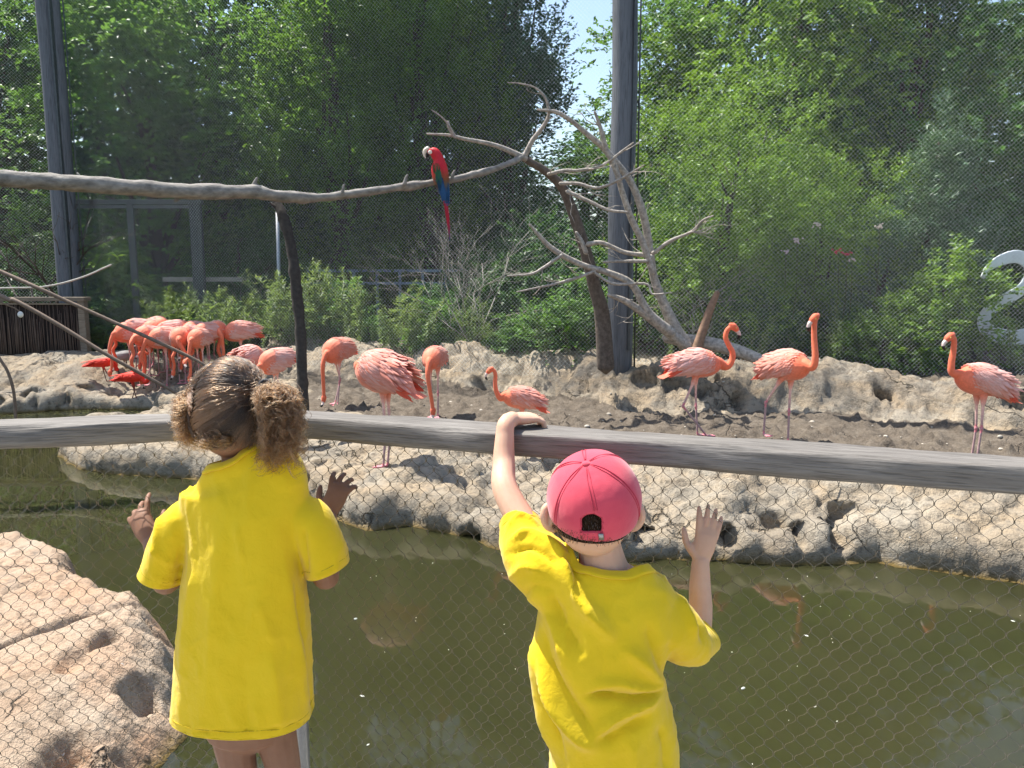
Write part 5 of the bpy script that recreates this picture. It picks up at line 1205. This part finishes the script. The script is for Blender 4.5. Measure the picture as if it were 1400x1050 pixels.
# ---- girl
def meshY(px, base, u):                                               # distance of the wire mesh on the sight column px
    k = (px-700)/FPX; # x = k*y*(approx); solve base+u*s
    best = min((abs((base[0]+u[0]*s)-k*(base[1]+u[1]*s)*1.0), s) for s in np.linspace(0, 2.3, 600)); return base[1]+u[1]*best[1]
YL = meshY(200*1.0, pc+inl*.012, dl); YR0 = meshY(463, pc+inr*.012, dr); YRB = meshY(962, pc+inr*.012, dr)
gf = (P(337, 700, 1.53).x, 1.53, 0.0)
Yg = 1.53
gfeet = [(P(312, 700, 1.53).x, 1.52, 0), (P(371, 700, 1.53).x, 1.54, 0)]
ghead = {}
def girl_body(mb):
    p = lambda a, b, dy=0: np.array(P(a, b, Yg+dy))
    ghead['q'] = head(mb, p(316, 560), (.073, .087, .097), .0, 0)
    mb.sweep([p(318, 590), p(325, 625), p(330, 660)], [.033, .032, .045], 14, 12)
    mb.sweep([p(331, 652), p(333, 690), p(335, 800), p(335, 900), p(337, 985)], [(.06, .05), (.095, .06), (.085, .06), (.085, .065), (.09, .07)], 18, 26, ref=(0, 1, 0), roundcap=2)
    mb.sweep([p(280, 700), p(333, 682), p(396, 698)], [.026, .036, .026], 12, 14, roundcap=2)
    w_ = np.array(P(207, 742, YL-.055)); kn = np.array(P(190, 706, YL-.022))
    mb.sweep([p(280, 704), p(250, 745), p(228, 796, .03), (p(228, 796, .03)+w_)/2+V3(0, 0, -.008), w_], [.026, .027, .026, .024, .019], 12, 30, roundcap=2)
    hand(mb, w_, kn, (.1, -1, .25), 1, 1.0, ((.10, .30, .25), (.30, .55, .40), (.45, .65, .45), (.6, .75, .5)), .26, .35)
    w_ = np.array(P(449, 704, YR0-.05)); kn = np.array(P(464, 668, YR0-.02))
    mb.sweep([p(396, 702), p(426, 745), p(446, 790, .03), (p(446, 790, .03)+w_)/2+V3(0, 0, -.006), w_], [.026, .027, .026, .024, .019], 12, 30, roundcap=2)
    hand(mb, w_, kn, (-.1, -1, .25), -1, 1.0, ((.25, .50, .35), (.28, .55, .35), (.35, .6, .4), (.5, .65, .4)), .26, .35)
    legs(mb, [p(311, 960), p(368, 960)], [(gfeet[0][0], 1.52, .30), (gfeet[1][0], 1.54, .30)], [(gfeet[0][0], 1.51, .07), (gfeet[1][0], 1.53, .07)], gfeet, (.050, .038, .032, .034, .025))
girl = person('person', 'child in a long yellow shirt with curly brown pigtails at the rail', gf, girl_body, M_SKG, 'person', .0027)
eyes(girl, ghead['q'])
pg = lambda a, b, dy=0: P(a, b, Yg+dy)
px2m = Yg/FPX
def ring(cx, cy, hwpx, hd, dy=0, Yc=None, k=.9):
    Yc = Yc or Yg; p_ = P(cx, cy, Yc+dy); p_.z = P(cx, cy, Yc+dy-hd*k).z; return (p_, hwpx*Yc/FPX, hd)
grings = [ring(321, 636, 36, .050, .005), ring(325, 641, 64, .054, k=.35), ring(331, 651, 84, .060, k=.12), ring(335, 666, 88, .070, k=.1), ring(335, 692, 88, .078, k=.2), ring(336, 740, 82, .084, k=.5), ring(335, 810, 83, .090), ring(336, 920, 93, .100), ring(336, 1000, 99, .108), ring(336, 1012, 99.5, .109)]
gsl = [[(pg(294, 708), .038, .042), (pg(257, 712), .044, .050), (pg(235, 748), .045, .054), (pg(221, 787), .043, .057), (pg(219.5, 791), .043, .057)],
       [(pg(382, 706), .038, .042), (pg(417, 708), .044, .050), (pg(438, 742), .046, .054), (pg(448, 777), .045, .057), (pg(449.5, 781), .045, .057)]]
gfold = [([(250, 745), (247, 770), (247, 800)], 5, -.004), ([(264, 780), (260, 810), (254, 850), (246, 1000)], 12, .004), ([(415, 720), (418, 750), (421, 792)], 5, -.004), ([(398, 790), (412, 860), (428, 950), (433, 985)], 6, -.006), ([(388, 760), (402, 850), (420, 960)], 11, .005),
         ([(323, 715), (328, 745), (334, 772)], 4, .003), ([(350, 820), (362, 850), (372, 880)], 9, .003), ([(300, 700), (292, 800), (280, 1000)], 18, .004), ([(330, 880), (335, 950), (338, 1005)], 16, -.004), ([(372, 890), (380, 960), (384, 1000)], 12, .004),
         ([(205, 775), (215, 790), (243, 798)], 2.2, .002), ([(425, 790), (450, 782), (472, 765)], 2.2, .002), ([(240, 770), (225, 765), (205, 745)], 5, .003), ([(222, 700), (216, 730), (212, 770)], 5, .004), ([(240, 1000), (300, 1001), (380, 995), (432, 982)], 2.0, -.0022)]
ccol = [tuple(np.array(P(321, 633, Yg+.005))+V3(.050*math.cos(a), .052*math.sin(a), .012+.010*math.sin(a))) for a in np.linspace(0, 2*math.pi, 16, endpoint=False)]
shirt('shirt', girl, grings, gsl, gfold, (ccol, (.004, .010)), seed=3)
MB().sweep([P(336, 900, Yg), P(337, 975, Yg)], [(.08, .066), (.082, .066)], 20).build('shorts', M_DENIM, girl, origin=gf); shoes(girl, gfeet)
# hair: cap of hair under combed strands, two curly pigtails
M_HAIR = hairmat('brown_hair', (.030, .0145, .007), .30); M_CURL = hairmat('golden_brown_curls', (.070, .034, .0145), .36)
rs = np.random.RandomState(8); HC = np.array(P(316, 560, Yg)); HR = V3(.078, .092, .103)
TIE = [np.array(P(268, 540, Yg-.02)), np.array(P(362, 528, Yg-.045))]
mb = MB(); mb.ell(HC, HR*.985, None, 28, 18)
me = mb.mesh('scalp', [plain('dark_scalp_hair', (.022, .013, .008), .9, 80, .3, .3, spec=.05)], origin=gf); bm = bmesh.new(); bm.from_mesh(me)
bmesh.ops.delete(bm, geom=[v for v in bm.verts if (v.co.y+gf[1]-HC[1] > .035 and v.co.z-HC[2] < .055) or v.co.z-HC[2] < -.063], context='VERTS'); bm.to_mesh(me); bm.free()
hairroot = link('hair', me, girl)
tones = [[], [], [], []]; rl = np.random.RandomState(4); LK = [rl.randint(0, 4, 200) for _ in range(2)]; LIFT_ = [rl.rand(200) for _ in range(2)]
for k in range(15000):
    d_ = unit(rs.normal(size=3))
    if d_[1] > .35 and d_[2] < .62: continue
    if d_[2] < -.66: continue
    side = 1 if d_[0] > -.66+.05*math.sin(d_[2]*9)+.25*max(d_[2], 0) else 0
    tv = (TIE[side]-HC)/HR; tv /= np.linalg.norm(tv)
    e1_ = unit(np.cross(tv, V3(.1, .2, 1))); e2_ = np.cross(tv, e1_); ang = math.atan2(d_@e2_, d_@e1_); lock = int((ang+math.pi)*13+rs.normal()*.18) % 200
    n_ = 9; lift = 1.0+.022*rs.rand()+.022*LIFT_[side][lock]; ts = np.linspace(0, 1, n_); jit = rs.normal(size=3)*.022; ln = []
    for t_ in ts:
        v_ = d_*(1-t_)+tv*t_ + jit*math.sin(t_*3.1); v_ = v_/np.linalg.norm(v_); ln.append(HC+HR*v_*(lift+.020*math.sin(t_*3.14)))
    if rs.rand() < .12: ln = [p_+rs.normal(size=3)*.0020*i_/3 for i_, p_ in enumerate(ln)]
    tones[LK[side][lock]].append(np.array(ln))
for k, ls in enumerate(tones): strands('combed_strands', ls, .00042, hairmat('brown_hair_lock', tuple(x*(.6, 1.3, 2.4, 3.8)[k] for x in (.022, .0105, .005)), .28), hairroot, gf)
def curls(path, spread, n, seed, per=15):
    rs = np.random.RandomState(seed); out = []; path = catmull([np.array(p) for p in path], 60)
    for k in range(n):                                                 # each ringlet is a lock of strands coiling together
        m = 44; L = .30+.70*rs.rand()**.7; o = unit(rs.normal(size=3))*rs.rand()**.4; rr_ = .004+.007*rs.rand(); tr = (3.0+5.0*rs.rand())*(1 if rs.rand() > .5 else -1); ph = rs.rand()*6.28; drift = rs.normal(size=3)*.010
        ax_ = unit(V3(0, 0, 1)+.5*rs.normal(size=3)); e1_ = unit(np.cross(ax_, V3(1, .2, .1))); e2_ = np.cross(ax_, e1_)
        for j in range(per):
            Lj = L*(.8+.25*rs.rand()); ts = np.linspace(0, Lj, m); base = path[np.minimum((ts*59).astype(int), 59)]; base = base+(path[np.minimum((ts*59).astype(int)+1, 59)]-base)*((ts*59) % 1)[:, None]
            env = np.minimum(1, ts*3.6+.12); off = np.outer(env, o*np.array(spread))+np.outer(ts**2, drift)
            a_ = ts/.9*tr*6.283+ph+.25*rs.normal(); r2 = rr_*(.85+.3*rs.rand())*np.minimum(1, ts*5)
            jit = rs.normal(size=3)*(.0013 if rs.rand() < .72 else .0065)
            out.append(base+off+np.outer(r2*np.cos(a_), e1_)+np.outer(r2*np.sin(a_), e2_)+jit*np.minimum(1, ts*6)[:, None]+np.cumsum(rs.normal(size=(m, 3))*.00025, 0))
    return out
cl = curls([TIE[1], P(378, 543, Yg-.06), P(385, 580, Yg-.06), P(382, 615, Yg-.055), P(374, 640, Yg-.05)], (.042, .036, .018), 240, 21, 11)
cl += curls([TIE[0], P(262, 555, Yg-.02), P(261, 585, Yg-.02), P(268, 608, Yg-.02)], (.031, .036, .018), 180, 22, 11)
cl += curls([P(300, 592, Yg-.085), P(290, 602, Yg-.08), P(283, 612, Yg-.06)], (.03, .02, .010), 16, 23)
strands('pigtail_curls', cl, .00034, M_CURL, hairroot, gf)
fl = []
for k in range(260):                                                   # flyaway hairs
    d_ = unit(rs.normal(size=3)); d_[1] = -abs(d_[1])*.6
    if d_[2] < -.5: continue
    p0 = HC+HR*d_*1.02; dv = unit(rs.normal(size=3)+d_*.6)*.02; fl.append(np.array([p0+dv*t_+d_*.004*t_*t_+V3(0, 0, -.006)*t_*t_ for t_ in np.linspace(0, 1, 6)]))
strands('flyaway_strands', fl, .00028, M_CURL, hairroot, gf)
for k, tp in enumerate(TIE): MB().sweep([tuple(tp+V3(.011*math.cos(a), .006*math.sin(a), .011*math.sin(a))) for a in np.linspace(0, 6.28, 14)], [.004]*14, 8).build('hair_tie', plain('dark_hair_tie', (.02, .02, .025), .6), hairroot, origin=gf)

# ---- boy
Yb = 1.37; bf = (P(835, 800, Yb).x, Yb+.02, 0.0); bfeet = [(bf[0]-.06, Yb+.0, 0), (bf[0]+.06, Yb+.05, 0)]; bh = {}
pb = lambda a, b, dy=0: np.array(P(a, b, Yb+dy))
def boy_body(mb):
    bh['q'] = head(mb, pb(810, 690, -.01), (.0735, .086, .093), 0, 0, -.22)
    mb.sweep([pb(812, 710), pb(820, 750), pb(828, 790), pb(832, 820)], [.042, .041, .050, .06], 14, 16)
    mb.sweep([pb(832, 800), pb(834, 850), pb(830, 930), pb(836, 1030), pb(838, 1130)], [(.07, .05), (.10, .062), (.09, .06), (.088, .065), (.09, .07)], 18, 26, ref=(0, 1, 0), roundcap=2)
    mb.sweep([pb(765, 800, .01), pb(832, 806), pb(893, 822)], [.04, .045, .036], 12, 14, roundcap=2)
    k_ = (696-700)/FPX; s_ = min((abs((cor[0]+dr[0]*s)-k_*(cor[1]+dr[1]*s)), s) for s in np.linspace(0, 2, 800))[1]; Yfr = cor[1]+dr[1]*s_-.104
    wr = np.array(P(700, 579, Yfr+.036)); wr[2] = RZ+.020
    mb.sweep([pb(762, 800, .01), pb(730, 740, .05), np.array(P(692, 672, Yfr-.10)), np.array(P(689, 634, Yfr-.045)), np.array(P(690, 598, Yfr-.020)), np.array(P(692, 580, Yfr-.006)), wr], [.036, .031, .0265, .0235, .020, .0185, .0175], 14, 50, roundcap=2)
    hand(mb, wr, wr+V3(.045, .022, .0), (-.05, -.1, 1), -1, .92, ((.25, .7, .5), (.3, .8, .5), (.35, .8, .5), (.4, .8, .5)), .06, .3)
    w_ = np.array(P(958, 768, YRB-.028)); kn = np.array(P(967, 729, YRB-.016))
    mb.sweep([pb(893, 820), pb(918, 852, .02), pb(948, 884, .05), np.array(P(957, 840, YRB-.06)), np.array(P(957, 800, YRB-.04)), w_], [.036, .031, .028, .0245, .0215, .0175], 14, 44, roundcap=2)
    hand(mb, w_, kn, (.05, -1, .22), -1, .92, ((.05, .12, .1), (.0, .1, .1), (.05, .1, .1), (.1, .15, .1)), .12, .1, .025)
    legs(mb, [pb(812, 1110), pb(864, 1110)], [(bfeet[0][0], Yb+.02, .27), (bfeet[1][0], Yb+.06, .27)], [(bfeet[0][0], Yb, .065), (bfeet[1][0], Yb+.04, .065)], bfeet, (.058, .046, .036, .038, .027))
boy = person('person', 'child in a yellow shirt and pink cap with one hand up on the rail', bf, boy_body, M_SKB, 'person', .0027)
eyes(boy, bh['q'])
rb = lambda cx, cy, hw, hd, dy=0, k=.9: ring(cx, cy, hw, hd, dy, Yb, k)
brings = [rb(831, 792, 54, .056, .01), rb(832, 799, 72, .064, k=.45), rb(833, 812, 90, .074, k=.15), rb(832, 845, 97, .083, k=.2), rb(822, 890, 96, .090, k=.5), rb(816, 940, 91, .094), rb(822, 985, 94, .097), rb(836, 1050, 92, .100), rb(838, 1120, 96, .105), rb(838, 1170, 98, .107), rb(838, 1180, 98, .107)]
bsl = [[(P(778, 812, Yb), .062, .06), (P(744, 778, Yb+.01), .058, .056), (P(722, 748, Yb+.045), .050, .050), (P(711, 716, Yb+.085), .0375, .044), (P(709.5, 711, Yb+.092), .037, .044)],
       [(P(880, 832, Yb), .058, .06), (P(912, 852, Yb+.005), .056, .058), (P(936, 874, Yb+.025), .048, .054), (P(952, 868, Yb+.055), .036, .05), (P(957, 863, Yb+.07), .033, .05)]]
bfold = [([(760, 752), (775, 790), (800, 830), (842, 876)], 13, .010), ([(752, 800), (770, 850), (800, 900)], 12, -.006), ([(716, 830), (728, 880), (752, 950), (785, 1000), (818, 1026)], 10, .009), ([(738, 850), (752, 905), (785, 965), (815, 1005)], 12, -.007),
         ([(905, 942), (870, 954), (835, 952), (800, 950)], 6, -.008), ([(908, 936), (880, 940), (845, 934), (812, 940)], 8, .005), ([(902, 948), (870, 968), (835, 985), (806, 1014)], 7, .006), ([(890, 975), (850, 1000), (815, 1018)], 9, -.005),
         ([(905, 938), (880, 905), (850, 885)], 10, .006), ([(908, 930), (893, 890), (885, 850)], 9, -.004), ([(693, 722), (712, 705), (735, 720)], 3, .003), ([(700, 740), (722, 730), (750, 745), (768, 765)], 5, .005), ([(696, 760), (725, 750), (752, 765), (765, 780)], 5, -.005),
         ([(700, 790), (720, 775), (745, 785)], 5, .005), ([(712, 820), (735, 800), (760, 810)], 6, -.003), ([(722, 880), (735, 960), (760, 1040)], 6, .005), ([(733, 880), (748, 960), (772, 1040)], 5, -.005), ([(765, 760), (778, 778), (800, 800)], 4, -.004),
         ([(925, 815), (940, 840), (950, 870)], 5, .005), ([(935, 815), (955, 850), (960, 880)], 4, -.004), ([(745, 830), (760, 870), (768, 900)], 6, .003), ([(860, 1010), (870, 1040), (872, 1080)], 12, .004), ([(900, 990), (908, 1020), (912, 1060)], 8, -.004)]
ccol = [tuple(np.array(P(830, 772, Yb+.012))+V3(.073*math.cos(a), .056*math.sin(a), .004+.026*math.sin(a)-.010*math.cos(a))) for a in np.linspace(0, 2*math.pi, 18, endpoint=False)]
shirt('shirt', boy, brings, bsl, bfold, (ccol, (.004, .010)), seed=13, crumple=.0030, gain=2.5)
MB().sweep([P(838, 1090, Yb), P(838, 1140, Yb), (bf[0], Yb+.03, .30)], [(.10, .08), (.105, .085), (.115, .085)], 20, 14).build('shorts', M_DENIM, boy, origin=bf); shoes(boy, bfeet)
# cap
t = NT('washed_pink_canvas'); f = t.noise(9, 5, .6); g = t.noise(420, 2, .5)
c = t.ramp(f, [(.3, (.50, .040, .075)), (.7, (.62, .080, .115))]); M_CAPC = t.set(c, .85, t.bump(g, .35, .0008), spec=.15, Sheen_Weight=.3)
M_SEAM = plain('cap_stitching', (.44, .04, .07), .85, 300, .2, .4, .001)
CC = np.array(P(812, 682, Yb-.01)); CR = V3(.083, .094, .088); apex = unit(V3(-.020, -.040, .073)); e1 = unit(np.cross(apex, V3(1, 0, .1))); e2 = np.cross(apex, e1)   # e1 along depth
kz = .36; zc0 = P(812, 700, Yb-.01).z
nth, nph = 96, 216; V, F = [], []
for i in range(nth+1):
    th = math.radians(2+118*i/nth)
    for j in range(nph):
        ph = 2*math.pi*j/nph; d_ = apex*math.cos(th)+(e1*math.cos(ph)+e2*math.sin(ph))*math.sin(th)
        seamk = min(abs(((ph-math.pi*0+math.pi/6) % (math.pi/3))-math.pi/6), 1); r_ = 1+.010*(1-math.cos(6*ph))*.5*math.sin(min(th, 1.57))**2
        r_ += -.010*math.exp(-(seamk/.05)**2)*math.sin(min(th, 1.57))
        V.append(CC+CR*d_*r_)
V = np.array(V); V += (V-CC)*(.010*fbm(V*24, 3, 5))[:, None]
for i in range(nth):
    for j in range(nph): F.append((i*nph+j, i*nph+(j+1) % nph, (i+1)*nph+(j+1) % nph, (i+1)*nph+j))
F.append(tuple(range(nph))[::-1])
zcut = lambda p: zc0+kz*(p[:, 1]-CC[1])
V = np.where((V[:, 2] < zcut(V))[:, None], np.stack([V[:, 0], V[:, 1], np.maximum(V[:, 2], zcut(V)-.0)], 1), V)
me = bpy.data.meshes.new('cap'); me.from_pydata((V-np.array(bf)).tolist(), [], F)
pxs, pys = proj(V); bm = bmesh.new(); bm.from_mesh(me); bm.verts.ensure_lookup_table(); kill = []
zv = zcut(V)
for f in bm.faces:
    ii = [v.index for v in f.verts]; 
    if all(V[i][2] <= zv[i]+1e-5 for i in ii): kill.append(f); continue
    cx, cy = np.mean(pxs[ii]), np.mean(pys[ii])
    if V[ii[0]][1] < CC[1]-.02 and abs(cx-809) < 15 and 727 > cy > 703+((cx-809)/15)**2*7-2: kill.append(f)
bmesh.ops.delete(bm, geom=kill, context='FACES'); bmesh.ops.recalc_face_normals(bm, faces=bm.faces); bm.to_mesh(me); bm.free()
capme = me; me.polygons.foreach_set('use_smooth', [True]*len(me.polygons)); me.materials.append(M_CAPC); capo = link('cap', me, boy)
bm = bmesh.new(); bm.from_mesh(me); seen = set()
for e in bm.edges:                                                     # bound edges of the rim and the back opening
    if not e.is_boundary or e.index in seen: continue
    loop = [e.verts[0]]; cur = e; v = e.verts[1]
    while True:
        seen.add(cur.index); loop.append(v); nx = [q_ for q_ in v.link_edges if q_.is_boundary and q_.index not in seen]
        if not nx: break
        cur = nx[0]; v = cur.other_vert(v)
    if len(loop) < 20: continue
    Pn = np.array([tuple(v.co) for v in loop[:-1]])
    for _ in range(6): Pn = (np.roll(Pn, 1, 0)+Pn*2+np.roll(Pn, -1, 0))/4
    Pn = Pn[::2]; MB().sweep(np.vstack([Pn, Pn[:2]]), [.0021]*(len(Pn)+2), 7, None, cap=False).build('binding', M_SEAM, capo)
bm.free(); md = capo.modifiers.new('t', 'SOLIDIFY'); md.thickness = .0026; md.offset = 1
for k in range(6):                                                     # seam tapes with a stitch line each side
    ph0 = k*math.pi/3; 
    for dph in (-.032, .032):
        pts = []
        for th in np.linspace(.10, 1.95, 26):
            ph = ph0+dph/max(math.sin(th), .35); d_ = apex*math.cos(th)+(e1*math.cos(ph)+e2*math.sin(ph))*math.sin(th); p_ = CC+CR*d_*1.030
            if p_[2] < zc0+kz*(p_[1]-CC[1])+.004: break
            qx, qy = proj([p_])
            if p_[1] < CC[1]-.02 and abs(qx[0]-809) < 17 and qy[0] > 700: break
            pts.append(tuple(p_))
        if len(pts) > 4: MB().sweep(pts, [.0011]*len(pts), 5).build('stitching', M_SEAM, capo, origin=bf)
MB().ell(CC+CR*apex*1.01, (.0085, .0085, .005), rotm(0), 12, 8).build('button', M_CAPC, capo, origin=bf)
def on_cap(px, py):                                                    # point on the dome under a sight line
    d_ = np.array(ray(px, py)); o_ = np.array(CAM); a_ = (d_/CR)@(d_/CR); oc = (o_-CC)/CR; b_ = 2*((d_/CR)@oc); c_ = oc@oc-1.03
    return o_+d_*((-b_-math.sqrt(max(b_*b_-4*a_*c_, 0)))/(2*a_))
for (px, py) in ((776, 672), (819, 671), (845, 632)):
    p_ = on_cap(px, py); n_ = unit((p_-CC)/CR**2); u_ = unit(np.cross(n_, V3(0, 0, 1))); w_ = np.cross(n_, u_)
    MB().sweep([tuple(p_+.0034*(u_*math.cos(a)+w_*math.sin(a))) for a in np.linspace(0, 6.283, 13)], [.0012]*13, 6, cap=False).build('eyelet', M_SEAM, capo, origin=bf)
pa, pm_, pe = on_cap(792, 730), on_cap(809, 734), on_cap(828, 731)
MB().sweep([tuple(pa), tuple(on_cap(800, 733)), tuple(pm_), tuple(on_cap(819, 734)), tuple(pe)], [(.0058, .0016)]*5, 10, 20, ref=tuple(unit(pm_-CC))).build('strap', M_CAPC, capo, origin=bf)
MB().sweep([tuple(on_cap(821, 729)+V3(0, -.004, 0)), tuple(on_cap(822, 737)+V3(0, -.004, 0))], [(.0045, .0012)]*2, 8, ref=tuple(unit(pm_-CC))).build('buckle', M_PIPE, capo, origin=bf)
V, F = [], []                                                          # peak, on the far side of the head
for i in range(7):
    for j in range(15):
        a = math.radians(25+130*j/14); r0 = 1.0+i/6*(.62*math.sin(a)**1.2); x = CC[0]+CR[0]*math.cos(a)*(1+.10*i/6); y = CC[1]+CR[1]*math.sin(a)*r0; V.append((x-bf[0], y-bf[1], zc0+kz*CR[1]*math.sin(a)-.012*i/6-.10*(math.cos(a)**2)*.25*(i/6)))
for i in range(6):
    for j in range(14): F.append((i*15+j, i*15+j+1, (i+1)*15+j+1, (i+1)*15+j))
o = link('peak', fast_mesh('peak', np.array(V), np.array(F), M_CAPC, True), capo); md = o.modifiers.new('t', 'SOLIDIFY'); md.thickness = .003
# short hair at the nape and seen through the cap opening
rs = np.random.RandomState(31); lines = []; bc = np.array(pb(810, 690, -.01)); br = V3(.0745, .0875, .0945)
for k in range(4200):
    d_ = unit(rs.normal(size=3))
    if d_[1] > .1 or d_[2] > .25 or d_[2] < -.48: continue
    p0 = bc+br*d_; dv = unit(V3(d_[0]*.3, d_[1]*.35, -1)+.25*rs.normal(size=3))*(.005+.004*rs.rand()); lines.append(np.array([p0+dv*t_+d_*.002*math.sin(t_*3) for t_ in np.linspace(0, 1, 5)]))
mb = MB(); mb.ell(bc, br*1.004, None, 26, 18); me = mb.mesh('hair', [bpy.data.materials['dark_scalp_hair']], origin=bf); bm = bmesh.new(); bm.from_mesh(me)
bmesh.ops.delete(bm, geom=[v for v in bm.verts if v.co.y+bf[1]-bc[1] > .005 or v.co.z-bc[2] < -.050], context='VERTS'); bm.to_mesh(me); bm.free()
bhair = link('hair', me, boy); strands('short_strands', lines, .00040, hairmat('dark_brown_hair', (.014, .007, .004), .3), bhair, bf)
# ------------------------------------------------------------------ small details
rs = np.random.RandomState(77); mb = MB(); M_PEB = plain('pebble', (.40, .36, .30), .9, 20, .4, .4)
for k in range(150):
    x = rs.uniform(-4.2, 5.5); y = rs.uniform(7.3, 11.5); s = .012+.035*rs.rand()**4
    mb.ell((x, y, H(x, y)+s*.25), (s, s*(.6+.5*rs.rand()), s*.55), rotm(rs.rand()*6), 8, 5)
tag(mb.build('pebbles', M_PEB), 'small pale pebbles scattered over the brown dirt', 'pebbles', kind='stuff')
mb = MB()
for k in range(85):
    u = rs.rand(); x = rs.uniform(-2.2, 3.2); y = rs.uniform(2.7, 5.9); s = .003+.013*rs.rand()**6; a = rs.rand()*6.28
    mb.ell((x, y, WATER+.0015), (s, s*.4, .0022), rotm(a), 7, 4)
for px, py, s in ((1225, 758, .035), (1262, 757, .03), (1205, 757, .03), (1016, 941, .014), (486, 846, .012)):
    c = PZ(px, py, WATER+.003); mb.ell(c, (s, s*.45, .006), rotm(rs.rand()*6), 9, 5)
tag(mb.build('floating_feathers', plain('white_down', (.75, .74, .70), .9, 60, .1, .2)), 'white feathers and specks of down floating on the pond', 'feathers', kind='stuff')
